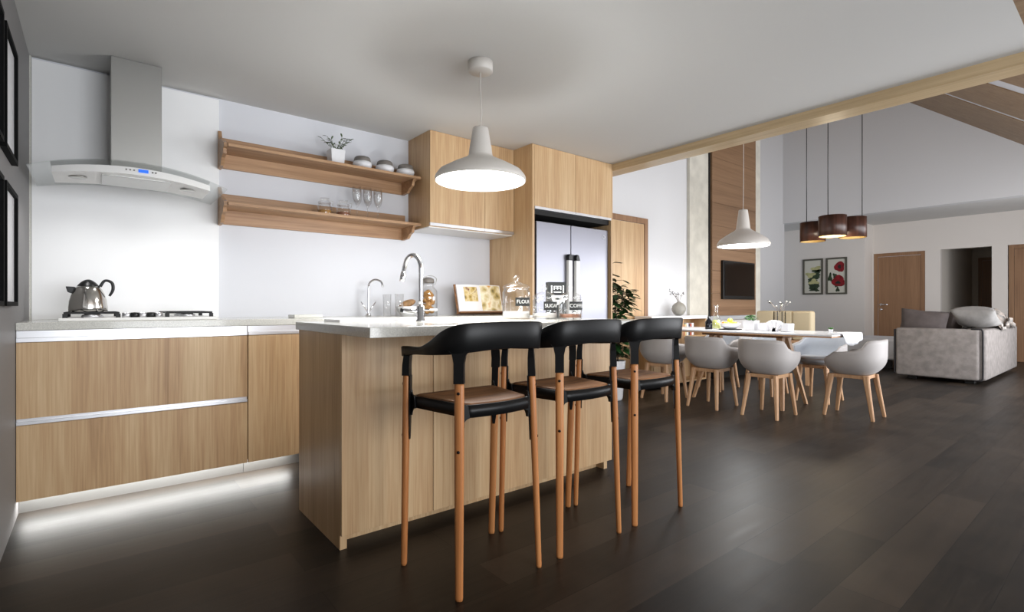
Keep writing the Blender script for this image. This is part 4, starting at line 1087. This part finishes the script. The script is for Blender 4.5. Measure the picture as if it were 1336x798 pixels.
def make_chair():
    t = thing('dining_chair', '', 'chair', (0, 0, 0), 'grey tub dining chairs around the table', local=True)
    # faces +X : back at -X.  th = angle from the back (-X)
    def ztop(th):
        a = abs(th)
        pts = [(0, 0.703), (38, 0.701), (50, 0.692), (62, 0.625), (74, 0.604), (108, 0.592), (126, 0.545), (145, 0.465), (180, 0.452)]
        d = math.degrees(a)
        for (a0, z0), (a1, z1) in zip(pts, pts[1:]):
            if d <= a1:
                s = (d - a0) / (a1 - a0); s = s * s * (3 - 2 * s); return z0 + (z1 - z0) * s
        return pts[-1][1]
    def rad(th, s):
        # plan superellipse half sizes .26 (x) .265 (y)
        c, sn = math.cos(th), math.sin(th); n = 2.6
        R = 1 / ((abs(c) / 0.240) ** n + (abs(sn) / 0.240) ** n) ** (1 / n)
        k = 0.52 + 0.48 * math.sin(min(1, s) * PI / 2) ** 0.62 if s < 1 else 1
        return R * k
    N_ = 72; zb = 0.385
    def grid(thick, smax=1.0, z_in=0):
        rings = []
        for j in range(13):
            s = (j / 12) ** 1.4
            ring = []
            for i in range(N_):
                th = -PI + 2 * PI * i / N_
                zt = ztop(th)
                z = zb + thick * 0.8 + (zt - zb - thick * 0.8) * s
                sz = (z - zb) / (0.70 - zb); 
                r = rad(th, min(1.0, sz * 2.0)) * (1 + 0.02 * sz) - thick
                ring.append((-r * math.cos(th), r * math.sin(th), z))
            rings.append(ring)
        return rings
    b = bmesh.new()
    O = [[b.verts.new(p) for p in r] for r in grid(0)]
    I = [[b.verts.new(p) for p in r] for r in grid(0.014)]
    for G in (O, I):
        for a, c in zip(G, G[1:]):
            for i in range(N_): b.faces.new((a[i], a[(i + 1) % N_], c[(i + 1) % N_], c[i]))
    for i in range(N_): b.faces.new((O[-1][i], O[-1][(i + 1) % N_], I[-1][(i + 1) % N_], I[-1][i]))
    b.faces.new(O[0]); b.faces.new(I[0][::-1])
    bmesh.ops.recalc_face_normals(b, faces=b.faces[:])
    sh = MB().merge(b, True)
    obj('shell', sh, 'shell', t, local=True)
    # pad: lining inside the back and a seat cushion
    pd = MB(); rr = []
    nn = 30
    g = grid(0.0155)
    b = bmesh.new(); P1, P2 = [], []
    for j in range(2, 13):
        f = min(1.0, (12 - j) / 2.0)
        s = (j / 12) ** 1.4; r1, r2_ = [], []
        for i in range(nn + 1):
            th = math.radians(-105 + 210 * i / nn); zt = ztop(th) - 0.015
            z = zb + 0.03 + (zt - zb - 0.03) * s; sz = (z - zb) / (0.70 - zb)
            ed = min(1.0, min(i, nn - i) / 3.0) * (0.35 + 0.65 * f)
            r = rad(th, min(1.0, sz * 2.0)) * (1 + 0.02 * sz) - 0.0150
            quilt = 0.004 * abs(math.sin(s * PI * 4))
            rin = r - 0.018 * ed - quilt * ed
            r1.append(b.verts.new((-r * math.cos(th), r * math.sin(th), z))); r2_.append(b.verts.new((-rin * math.cos(th), rin * math.sin(th), z)))
        P1.append(r1); P2.append(r2_)
    for G in (P1, P2):
        for a, c in zip(G, G[1:]):
            for i in range(nn): b.faces.new((a[i], a[i + 1], c[i + 1], c[i]))
    for a, c in zip(P1, P2): pass
    for i in range(nn):
        b.faces.new((P1[-1][i], P1[-1][i + 1], P2[-1][i + 1], P2[-1][i])); b.faces.new((P1[0][i], P1[0][i + 1], P2[0][i + 1], P2[0][i]))
    for j in range(len(P1) - 1):
        b.faces.new((P1[j][0], P1[j + 1][0], P2[j + 1][0], P2[j][0])); b.faces.new((P1[j][nn], P1[j + 1][nn], P2[j + 1][nn], P2[j][nn]))
    bmesh.ops.recalc_face_normals(b, faces=b.faces[:]); pd.merge(b, True)
    obj('back_pad', pd, 'pad', t, local=True)
    def pr(k, z): 
        out = []
        for i in range(40):
            th = 2 * PI * i / 40; c, sn = math.cos(th), math.sin(th); n = 2.8
            R = 1 / ((abs(c) / 0.205) ** n + (abs(sn) / 0.190) ** n) ** (1 / n) * k
            out.append((R * c + 0.012, R * sn, z))
        return out
    obj('seat_pad', MB().loft([pr(0.82, 0.405), pr(0.93, 0.43), pr(0.96, 0.455), pr(0.88, 0.47), pr(0.5, 0.474)]), 'pad', t, local=True)
    # underframe and splayed legs
    uf = MB()
    uf.box(-0.135, 0.15, -0.125, -0.095, 0.352, 0.384, 0.003).box(-0.135, 0.15, 0.095, 0.125, 0.352, 0.384, 0.003).box(-0.135, -0.105, -0.095, 0.095, 0.352, 0.384, 0.003).box(0.12, 0.15, -0.095, 0.095, 0.352, 0.384, 0.003)
    obj('underframe', uf, 'beech', t, local=True)
    for sx in (-1, 1):
        for sy in (-1, 1):
            xt, xb = (0.145 if sx > 0 else -0.13), sx * 0.19
            yt, yb = sy * 0.12, sy * 0.155
            r = []
            for z, x, y, a, b_ in ((0.0, xb, yb, 0.013, 0.012), (0.01, xb, yb, 0.014, 0.013), (0.30, xb + (xt - xb) * 0.8, yb + (yt - yb) * 0.8, 0.021, 0.017), (0.383, xt, yt, 0.026, 0.018)):
                r.append([(x - a, y - b_ * 0.6, z), (x - a * 0.6, y - b_, z), (x + a * 0.6, y - b_, z), (x + a, y - b_ * 0.6, z), (x + a, y + b_ * 0.6, z), (x + a * 0.6, y + b_, z), (x - a * 0.6, y + b_, z), (x - a, y + b_ * 0.6, z)])
            obj('leg', MB().loft(r, smooth=False), 'beech', t, local=True)
    return t
ch = make_chair()
spots = [(4.81, 3.315, 0, 'grey dining chair with its back to the island, partly behind the rightmost bar stool'),
         (4.81, 2.755, 0, 'grey dining chair with its back to the island, middle one of the near side'),
         (4.81, 2.195, 0, 'grey dining chair with its back to the island, nearest the table head'),
         (5.375, 1.69, PI / 2, 'grey dining chair standing alone at the near head of the table'),
         (5.97, 3.335, PI, 'grey dining chair across the table, farthest, facing the island'),
         (5.97, 2.76, PI, 'grey dining chair across the table behind the plant pot'),
         (5.97, 2.20, PI, 'grey dining chair across the table with quilted pad beside the hanging cloth')]
for i, (x, y, rz, lb) in enumerate(spots):
    if i == 0: ch.location = (x, y, 0); ch['label'] = lb
    else: dup(ch, (x, y, 0), rz, lb)

# cloth runner hanging over the near head of the table
rr = []
r2 = random.Random(9)
cols = 16; path = []
for k in range(7): path.append((1.86 - k * 0.02, 0.7475))
path += [(1.733, 0.7465), (1.726, 0.738), (1.723, 0.72), (1.722, 0.70), (1.720, 0.68), (1.718, 0.66), (1.716, 0.635)]
b = bmesh.new(); G1, G2 = [], []
for i, (y, z) in enumerate(path):
    r1, r2_ = [], []
    for j in range(cols + 1):
        s = j / cols; x = 5.20 + 0.50 * s
        hang = max(0, (0.74 - z))
        x2 = x + (0.5 - s) * hang * 0.9
        zz = z if hang == 0 else 0.74 - hang * (0.62 + 0.38 * math.sin(s * PI * 1.0 + 0.3) + 0.25 * (s - 0.5) ** 2)
        w = 0.004 + 0.006 * math.sin(s * 21) * min(1, hang * 12)
        r1.append(b.verts.new((x2, y - max(0, w), zz))); r2_.append(b.verts.new((x2, y - max(0, w) - (0.0015 if hang else 0), zz + (0.002 if not hang else 0))))
    G1.append(r1); G2.append(r2_)
for G in (G1, G2):
    for a, c in zip(G, G[1:]):
        for j in range(cols): b.faces.new((a[j], a[j + 1], c[j + 1], c[j]))
for j in range(cols):
    b.faces.new((G1[0][j], G1[0][j + 1], G2[0][j + 1], G2[0][j])); b.faces.new((G1[-1][j], G1[-1][j + 1], G2[-1][j + 1], G2[-1][j]))
for i in range(len(G1) - 1):
    b.faces.new((G1[i][0], G1[i + 1][0], G2[i + 1][0], G2[i][0])); b.faces.new((G1[i][-1], G1[i + 1][-1], G2[i + 1][-1], G2[i][-1]))
bmesh.ops.recalc_face_normals(b, faces=b.faces[:])
tag(obj('table_cloth', MB().merge(b, True), 'cloth'), 'white linen cloth draped over the near head of the dining table', 'cloth')

TZ = 0.7452
# bottle, carafe, fruit bowl, plant, cups, flowers
o = obj('dark_bottle', MB().lathe([(0, 0), (0.036, 0), (0.038, 0.006), (0.038, 0.08), (0.014, 0.115), (0.013, 0.14), (0, 0.14)], (5.22, 3.03, TZ), 24), 'bottle')
tag(o, 'short dark bottle on the dining table left of the carafe', 'bottle')
cx, cy = 5.36, 3.02
t = thing('carafe', 'clear glass carafe of lemon water on the dining table', 'carafe', (cx, cy, TZ))
obj('carafe_glass', MB().lathe([(0, 0), (0.05, 0), (0.056, 0.01), (0.054, 0.06), (0.035, 0.14), (0.019, 0.18), (0.018, 0.22), (0.03, 0.265), (0.0275, 0.265), (0.0155, 0.22), (0.0165, 0.18), (0.032, 0.14), (0.051, 0.06), (0.052, 0.008), (0, 0.006)], (cx, cy, TZ), 32), 'glass', t)
obj('lemon_water', MB().lathe([(0, 0.0065), (0.05, 0.008), (0.0505, 0.05), (0.04, 0.1), (0, 0.1)], (cx, cy, TZ), 28), 'juice', t)
ls = MB()
for k in range(5): ls.lathe([(0, 0), (0.024, 0), (0.024, 0.004), (0, 0.004)], n=16, mat=T(cx + 0.018 * math.cos(k * 2.3), cy + 0.018 * math.sin(k * 2.3), TZ + 0.022 + 0.013 * k) @ Matrix.Rotation(0.9 + k * 0.2, 4, 'X') @ Matrix.Rotation(k * 1.1, 4, 'Z'))
obj('lemon_slices', ls, 'lemon', t)
fx_, fy_ = 5.30, 2.83
t = thing('serving_tray', 'white serving tray under the fruit bowl on the dining table', 'tray', (5.31, 2.83, TZ))
obj('tray_base', MB().lathe([(0, 0), (0.115, 0), (0.118, 0.008), (0.11, 0.008), (0, 0.006)], (5.31, 2.83, TZ), 36), 'black', t)
bz = TZ + 0.0085
o = obj('fruit_bowl', MB().lathe([(0, 0), (0.05, 0), (0.09, 0.03), (0.108, 0.062), (0.104, 0.062), (0.085, 0.034), (0.048, 0.008), (0, 0.008)], (fx_, fy_, bz), 36), 'white')
tag(o, 'white fruit bowl on the dining table between carafe and plant', 'bowl')
fr_l = ['orange fruit at the left in the white fruit bowl', 'yellow fruit at the front of the white fruit bowl', 'orange fruit at the right in the white fruit bowl', 'yellow fruit at the back of the white fruit bowl', 'yellow fruit topping the pile in the white fruit bowl']
for k, (dx, dy, dz, m) in enumerate(((-0.03, 0.05, 0.052, 'orange'), (-0.045, -0.005, 0.052, 'lemon'), (0.0, -0.055, 0.052, 'orange'), (0.045, 0.01, 0.052, 'lemon'), (0, 0.0, 0.088, 'lemon'))):
    o = obj('fruit', MB().ball((fx_ + dx, fy_ + dy, bz + dz), 0.028, (1.15, 1, 0.95) if m == 'lemon' else (1, 1, 1), 14), m); tag(o, fr_l[k], 'fruit', 'fruit in the bowl')
px_, py_ = 5.30, 2.60
t = thing('table_plant', 'bushy green plant in a white square pot on the dining table', 'plant', (px_, py_, TZ))
obj('pot', MB().loft([[(px_ - a, py_ - a, TZ + z), (px_ + a, py_ - a, TZ + z), (px_ + a, py_ + a, TZ + z), (px_ - a, py_ + a, TZ + z)] for a, z in ((0.055, 0), (0.06, 0.105), (0.055, 0.105), (0.052, 0.09))], smooth=False), 'white', t)
lv = MB(); r2 = random.Random(31)
for i in range(90):
    a = r2.uniform(0, 2 * PI); el = r2.uniform(0.1, 1.5); R_ = 0.062
    p = Vector((px_ + R_ * math.cos(a) * math.cos(el) * 0.8, py_ + R_ * math.sin(a) * math.cos(el) * 0.8, TZ + 0.095 + R_ * math.sin(el) * 0.9))
    leaf(lv, p, Vector((math.cos(a), math.sin(a), 0.6)), r2.uniform(0.025, 0.04), 0.02, 0.3)
for i in range(8):
    lv.tube([(px_, py_, TZ + 0.085), (px_ + 0.04 * math.cos(i), py_ + 0.04 * math.sin(i), TZ + 0.14)], 0.002, 5)
obj('leaves', lv, 'leafbright', t)
for k, (y, lb) in enumerate(((2.46, 'left white square cup on the dining table beside the folded napkins'), (2.24, 'right white square cup on the dining table beside the folded napkins'))):
    x = 5.30
    c = MB().loft([[(x + q[0] * a, y + q[1] * a, TZ + z) for q in ((-1, -.6), (-.6, -1), (.6, -1), (1, -.6), (1, .6), (.6, 1), (-.6, 1), (-1, .6))] for a, z in ((0.042, 0), (0.05, 0.008), (0.052, 0.082), (0.048, 0.082), (0.046, 0.012))], smooth=False)
    tag(obj('square_cup', c, 'white'), lb, 'cup', 'square cups on the dining table')
nk = MB(); r2 = random.Random(41)
for k in range(7):
    a = -0.9 + 1.8 * k / 6
    c0 = Vector((5.28, 2.35, TZ))
    p1 = c0 + Vector((0, 0.075 * math.sin(a), 0.055 + 0.055 * math.cos(a)))
    nk.loft([[c0 + Vector((-0.03, -0.02, 0)), c0 + Vector((0.03, -0.02, 0)), c0 + Vector((0.03, 0.02, 0)), c0 + Vector((-0.03, 0.02, 0))],
             [p1 + Vector((-0.02 - 0.01 * (k % 2), -0.017, -0.006)), p1 + Vector((0.02, -0.017, 0)), p1 + Vector((0.02, 0.017, 0.004)), p1 + Vector((-0.02, 0.017, 0))]], smooth=False)
tag(obj('folded_napkins', nk, 'cloth'), 'fanned white napkins between the two square cups on the dining table', 'napkins')
# dark framed flower stand
x, y = 5.50, 2.40
t = thing('flower_holder', 'square glass flower holder with dark posts and dried blossoms on the table', 'vase', (x, y, TZ))
g = MB()
for sx in (-1, 1):
    for sy in (-1, 1): g.box(x + sx * 0.04 - 0.003, x + sx * 0.04 + 0.003, y + sy * 0.04 - 0.003, y + sy * 0.04 + 0.003, TZ, TZ + 0.20)
g.box(x - 0.043, x + 0.043, y - 0.043, y + 0.043, TZ, TZ + 0.006)
obj('metal_frame', g, 'frameblk', t)
obj('glass_body', MB().box(x - 0.036, x + 0.036, y - 0.036, y + 0.036, TZ + 0.0065, TZ + 0.19), 'glass', t)
tw = MB(); fl = MB(); fl2 = MB(); r2 = random.Random(51)
for i in range(12):
    a = r2.uniform(0, 2 * PI); L = r2.uniform(0.05, 0.13)
    b0 = Vector((x, y, TZ + 0.19)); e = b0 + Vector((math.cos(a) * L * 0.5, math.sin(a) * L, L * 0.9 + 0.01))
    tw.tube([b0, e], 0.0016, 5)
    if i % 3: fl.ball(e, 0.009, (1, 1, 0.8), 6)
    else:
        for k in range(4): leaf(fl2, e, Vector((r2.uniform(-1, 1), r2.uniform(-1, 1), 0.4)), 0.04, 0.022, 0.2)
obj('twigs', tw, 'twig', t); obj('pale_blossoms', fl, 'artbg', t); obj('dark_blossoms', fl2, 'darkflower', t)
sxp, syp = 5.52, 1.93
t = thing('sprig_pot', 'tiny green sprig in a white pot near the hanging table cloth', 'plant', (sxp, syp, TZ))
obj('pot', MB().lathe([(0, 0), (0.016, 0), (0.02, 0.03), (0.017, 0.03), (0.015, 0.024), (0, 0.024)], (sxp, syp, TZ), 20), 'white', t)
lv = MB()
for i in range(12):
    a = i * 2.4
    leaf(lv, Vector((sxp, syp, TZ + 0.024)), Vector((math.cos(a), math.sin(a), 0.9 + 0.1 * (i % 3))), 0.04, 0.014, 0.15)
obj('leaves', lv, 'leafbright', t)

# ================================================================== LIVING ROOM FURNITURE
def pillow(name, lb, cat, c, w, h, d, m, rx=0.0, rz=0.0, ry=0.0, group=None):
    b = bmesh.new(); n = 14; G = [[], []]
    for s in (0, 1):
        for i in range(n + 1):
            row = []
            for j in range(n + 1):
                u, v = -1 + 2 * i / n, -1 + 2 * j / n
                th = (max(0, 1 - u * u) * max(0, 1 - v * v)) ** 0.42
                k = 1 - 0.07 * (1 - abs(u)) * abs(v) ** 3 - 0.0; kk = 1 - 0.07 * (1 - abs(v)) * abs(u) ** 3
                row.append(b.verts.new((u * w / 2 * kk, (1 if s else -1) * (d / 2 * th + 0.004), v * h / 2 * k)))
            G[s].append(row)
    for s in (0, 1):
        for i in range(n):
            for j in range(n): b.faces.new((G[s][i][j], G[s][i + 1][j], G[s][i + 1][j + 1], G[s][i][j + 1]))
    for i in range(n):
        for (a, c_) in (((i, 0), (i + 1, 0)), ((i, n), (i + 1, n)), ((0, i), (0, i + 1)), ((n, i), (n, i + 1))):
            b.faces.new((G[0][a[0]][a[1]], G[0][c_[0]][c_[1]], G[1][c_[0]][c_[1]], G[1][a[0]][a[1]]))
    bmesh.ops.recalc_face_normals(b, faces=b.faces[:])
    b.transform(T(*c) @ RZ(rz) @ Matrix.Rotation(rx, 4, 'X') @ Matrix.Rotation(ry, 4, 'Y'))
    return tag(obj(name, MB().merge(b, True), m), lb, cat, group)

t = thing('sofa', 'large mottled grey fabric sofa with dark piped corners at the right', 'sofa', (9.85, 1.75, 0))
obj('armrest', MB().box(8.64, 8.87, 1.345, 2.215, 0.05, 0.70, 0.03, 4), 'sofa', t)
obj('backrest', MB().box(8.69, 11.1, 1.28, 1.53, 0.05, 0.70, 0.035, 4), 'sofa', t)
obj('armrest', MB().box(10.88, 11.1, 1.5305, 2.215, 0.05, 0.70, 0.03, 4), 'sofa', t)
obj('seat_base', MB().box(8.8705, 10.8795, 1.5305, 2.20, 0.06, 0.30, 0.02, 3), 'sofa', t)
for k in range(2): obj('seat_cushion', MB().box(8.872 + k * 1.004, 9.874 + k * 1.004, 1.54, 2.21, 0.3005, 0.45, 0.04, 4), 'sofa', t)
pp = MB()
pp.tube([(8.66, 1.42, 0.703), (8.655, 1.34, 0.705), (8.66, 1.315, 0.69), (8.665, 1.31, 0.60), (8.665, 1.31, 0.15), (8.66, 1.315, 0.07), (8.655, 1.34, 0.055), (8.66, 1.42, 0.055)], 0.010, 8, sub=3)
obj('piping', pp, 'sofadark', t)
obj('edge_trim', MB().box(8.645, 8.85, 2.2155, 2.235, 0.07, 0.68, 0.006), 'sofadark', t)
for x in (8.75, 10.9):
    for y in (1.40, 2.0): obj('foot', MB().box(x, x + 0.1, y, y + 0.1, 0, 0.0495, 0.003), 'black', t)
pillow('cushion', 'dark brown-grey cushion propped behind the left end of the sofa arm', 'cushion', (9.01, 1.985, 0.745), 0.54, 0.40, 0.20, 'cushdark', rz=PI / 2, ry=-0.10, group='cushions on the sofa')
pillow('cushion', 'dark cushion lying deeper on the sofa seat behind the others', 'cushion', (9.75, 1.80, 0.72), 0.56, 0.46, 0.20, 'cushdark', rz=0.1, rx=0.22, group='cushions on the sofa')
pillow('cushion', 'plump light grey cushion lying across the piped corner of the sofa', 'cushion', (9.11, 1.45, 0.855), 0.46, 0.34, 0.24, 'cushgrey', rz=PI / 2 - 0.1, rx=-1.0, group='cushions on the sofa')
# throw over the backrest
b = bmesh.new(); G = []
prof = [(1.66, 0.62), (1.63, 0.72), (1.58, 0.83), (1.50, 0.885), (1.40, 0.87), (1.31, 0.79), (1.26, 0.69), (1.262, 0.60), (1.262, 0.50)]
r2 = random.Random(61); W = 26
for i, (y, z) in enumerate(prof):
    row = []
    for j in range(W + 1):
        s = j / W; x = 9.42 + 1.25 * s
        zz = z + (0.06 * math.sin(s * 9 + i * 0.4) + 0.03 * math.sin(s * 23 + i)) * (1 if 0 < i < 6 else 0.3)
        zz = max(zz, 0.715) if 1.26 < y < 1.56 else zz
        if i >= 7: zz += 0.12 * (1 - math.sin(s * PI * 2.5)) * 0.5
        row.append((x + 0.03 * math.sin(i), y - (0.012 * math.sin(s * 30) + 0.012 if i > 5 else 0), zz))
    G.append(row)
A = [[b.verts.new(p) for p in r] for r in G]; B = [[b.verts.new((p[0], p[1] - 0.006 if i > 5 else p[1], p[2] + (0.006 if i <= 5 else 0))) for p in r] for i, r in enumerate(G)]
for Q in (A, B):
    for a, c in zip(Q, Q[1:]):
        for j in range(W): b.faces.new((a[j], a[j + 1], c[j + 1], c[j]))
for j in range(W):
    b.faces.new((A[0][j], A[0][j + 1], B[0][j + 1], B[0][j])); b.faces.new((A[-1][j], A[-1][j + 1], B[-1][j + 1], B[-1][j]))
for i in range(len(A) - 1):
    b.faces.new((A[i][0], A[i + 1][0], B[i + 1][0], B[i][0])); b.faces.new((A[i][W], A[i + 1][W], B[i + 1][W], B[i][W]))
bmesh.ops.recalc_face_normals(b, faces=b.faces[:])
tag(obj('throw_blanket', MB().merge(b, True), 'throw'), 'patterned grey throw blanket bunched over the sofa back', 'blanket')

# cream armchair behind the table
t = thing('cream_armchair', 'cream upholstered armchair with wooden legs behind the dining table', 'armchair', (7.15, 2.98, 0))
for k in range(3): obj('back_panel', MB().box(6.96, 7.10, 2.655 + k * 0.232, 2.655 + (k + 1) * 0.232 - 0.002, 0.56, 0.935, 0.03, 4), 'cream', t)
obj('back_rail', MB().box(6.95, 7.09, 2.655, 3.35, 0.525, 0.5595, 0.006), 'beech', t)
obj('seat', MB().box(6.95, 7.60, 2.66, 3.345, 0.30, 0.524, 0.04, 4), 'cream', t)
for x, y in ((7.0, 2.70), (7.0, 3.30), (7.55, 2.70), (7.55, 3.30)):
    obj('leg', MB().loft([[(x + (a if sx > 0 else -a) + ox, y + (a if sy > 0 else -a), z) for sx, sy in ((-1, -1), (1, -1), (1, 1), (-1, 1))] for a, z, ox in ((0.02, 0, -0.03 if x < 7.3 else 0.03), (0.035, 0.2995, 0))], smooth=False), 'beech', t)
t = thing('ottoman', 'pale grey upholstered ottoman between dining chair and sofa', 'ottoman', (10.2, 2.85, 0))
obj('cushion_top', MB().box(9.75, 10.9, 2.50, 3.25, 0.14, 0.47, 0.04, 4), 'ott', t)
for x in (9.85, 10.7):
    for y in (2.58, 3.08): obj('foot', MB().box(x, x + 0.1, y, y + 0.1, 0, 0.1395, 0.003), 'black', t)

# flower prints
def art(y0, y1, kind, lb):
    z0, z1 = 1.25, 2.035; X = 12.3
    t = thing('flower_print', lb, 'picture', (X, (y0 + y1) / 2, z0), 'framed flower prints on the living room wall')
    f = MB(); w = 0.035
    f.rim(X - 0.025, X - 0.001, y0, y1, z0, z1, w)
    obj('frame', f, 'framegrey', t)
    sh = MB(); sh.box(X - 0.012, X - 0.001, y0 + w, y1 - w, z0 + w, z1 - w)
    r2 = random.Random(71 + kind)
    def blob(yc, zc, ry, rz, mi, lay, rough=0.2):
        sh.mi = mi; n = 22; b = bmesh.new(); xx = X - 0.0125 - lay * 0.0004; vs = []
        for i in range(n):
            a = 2 * PI * i / n; k = 1 + rough * math.sin(a * 3 + yc * 40) + r2.uniform(-.06, .06)
            y = min(max(yc + ry * k * math.cos(a), y0 + w), y1 - w); z = min(max(zc + rz * k * math.sin(a), z0 + w), z1 - w)
            vs.append(b.verts.new((xx, y, z)))
        b.faces.new(vs); sh.merge(b)
    ym = (y0 + y1) / 2
    if kind == 0:
        for k in range(9): blob(ym + r2.uniform(-.1, .1), z0 + 0.11 + 0.05 * k, 0.09, 0.04, 1, k, 0.3)
        for yy, zz in ((ym - 0.07, z1 - 0.22), (ym + 0.05, z1 - 0.35), (ym - 0.02, z0 + 0.28)): blob(yy, zz, 0.095, 0.055, 2, 8, 0.3)
        for k in range(3): blob(ym - 0.06 + 0.05 * k, z0 + 0.12 + 0.03 * k, 0.035, 0.05, 1, 10, 0.3)
        mats = ['artbg', 'pgreen', 'lily']
    else:
        for k in range(4): blob(ym + 0.02 + r2.uniform(-.05, .05), z0 + 0.1 + 0.1 * k, 0.035, 0.05, 1, k, 0.3)
        blob(y1 - 0.08, z0 + 0.36, 0.04, 0.09, 1, 1, 0.3)
        blob(ym - 0.06, z1 - 0.20, 0.10, 0.11, 2, 6, 0.12); blob(ym - 0.04, z0 + 0.28, 0.12, 0.12, 2, 7, 0.12); blob(ym - 0.03, z0 + 0.25, 0.05, 0.03, 3, 9, 0.2); blob(ym - 0.06, z1 - 0.2, 0.03, 0.04, 3, 9, 0.2)
        mats = ['artbg', 'pgreen', 'red', 'darkflower']
    obj('print', sh, mats, t)
art(4.45, 4.86, 0, 'framed print of pale lilies with dark leaves, left of the pair')
art(3.99, 4.39, 1, 'framed print of deep red poppies, right of the pair')

# ================================================================== CAMERA AND LIGHT
cam = bpy.data.cameras.new('camera'); co = bpy.data.objects.new('camera', cam); COL.objects.link(co)
f = 671.0; phi = math.atan2(1498.7 - 668, f)
cam.sensor_fit = 'HORIZONTAL'; cam.sensor_width = 36; cam.lens = 36 * f / 1336; cam.clip_start = 0.05
co.location = (0, 0, 1.0)
co.rotation_euler = (PI / 2, 0, -(PI / 2 - phi))
S.camera = co

def area(name, loc, rot, sx, sy, power, col=(1, 1, 1), spread=None):
    l = bpy.data.lights.new(name, 'AREA'); l.shape = 'RECTANGLE'; l.size = sx; l.size_y = sy; l.energy = power; l.color = col
    if spread: l.spread = spread
    o = bpy.data.objects.new(name, l); COL.objects.link(o); o.location = loc; o.rotation_euler = rot
    return o
def spot(name, loc, tgt, power, ang, blend, col=(1, 1, 1), r=0.03):
    l = bpy.data.lights.new(name, 'SPOT'); l.energy = power; l.spot_size = ang; l.spot_blend = blend; l.color = col; l.shadow_soft_size = r
    o = bpy.data.objects.new(name, l); COL.objects.link(o); o.location = loc
    o.rotation_euler = (Vector(tgt) - Vector(loc)).to_track_quat('-Z', 'Y').to_euler(); return o
# daylight through the glazed south sides
area('window_daylight', (1.9, -3.05, 1.2), (PI / 2, 0, 0), 3.4, 2.0, 200, (0.93, 0.96, 1.0))
area('window_daylight_living', (7.8, -0.48, 1.15), (PI / 2, 0, 0), 6.4, 1.9, 250, (0.95, 0.965, 1.0))
# the lamps of the room, plus added bulbless points near the pendants
area('island_lamp_light', (1.716, 2.412, 1.712), (0, 0, 0), 0.44, 0.44, 26, (1, 0.985, 0.96))
def point(name, loc, power, r, col=(1, 1, 1)):
    l = bpy.data.lights.new(name, 'POINT'); l.energy = power; l.color = col; l.shadow_soft_size = r
    o = bpy.data.objects.new(name, l); COL.objects.link(o); o.location = loc; return o
point('dining_bulbless_point', (5.33, 2.70, 1.16), 9, 0.12, (0.93, 0.97, 1.0))  # added point light in open air below the dining shade, no bulb there
point('cluster_bulbless_point', (7.0, 2.43, 1.80), 14, 0.1, (1.0, 0.86, 0.66))  # added bare point below the middle drum, warms the living area
point('island_bulbless_point', (1.716, 2.412, 1.27), 15, 0.11, (0.93, 0.97, 1.0))  # added bulbless point below the shade, casts its dark disc on the ceiling
area('dining_lamp_light', (5.33, 2.70, 1.631), (0, 0, 0), 0.46, 0.46, 14, (1, 0.985, 0.96))
for x in (-0.075, 0.405): spot('hood_lamp_light', (x, 3.44, 1.645), (x, 3.68, 0.95), 6, 2.2, 0.8, (1, 1, 1), 0.03)
area('toe_kick_light', (0.33, YF + 0.075, 0.0915), (0, 0, 0), 1.22, 0.055, 7.5, (1, 0.99, 0.97))


w = bpy.data.worlds.new('World'); S.world = w; w.use_nodes = True
bg = w.node_tree.nodes['Background']; bg.inputs[0].default_value = (0.72, 0.80, 0.92, 1); bg.inputs[1].default_value = 0.5

S.view_settings.view_transform = 'Standard'; S.view_settings.look = 'None'; S.view_settings.gamma = 1; S.view_settings.use_curve_mapping = False
S.view_settings.exposure = 0.0
S.cycles.use_denoising = True
S.cycles.max_bounces = 8; S.cycles.diffuse_bounces = 5; S.cycles.glossy_bounces = 4; S.cycles.transmission_bounces = 12; S.cycles.transparent_max_bounces = 24
S.cycles.sample_clamp_indirect = 4.0
S.cycles.caustics_reflective = False; S.cycles.caustics_refractive = False
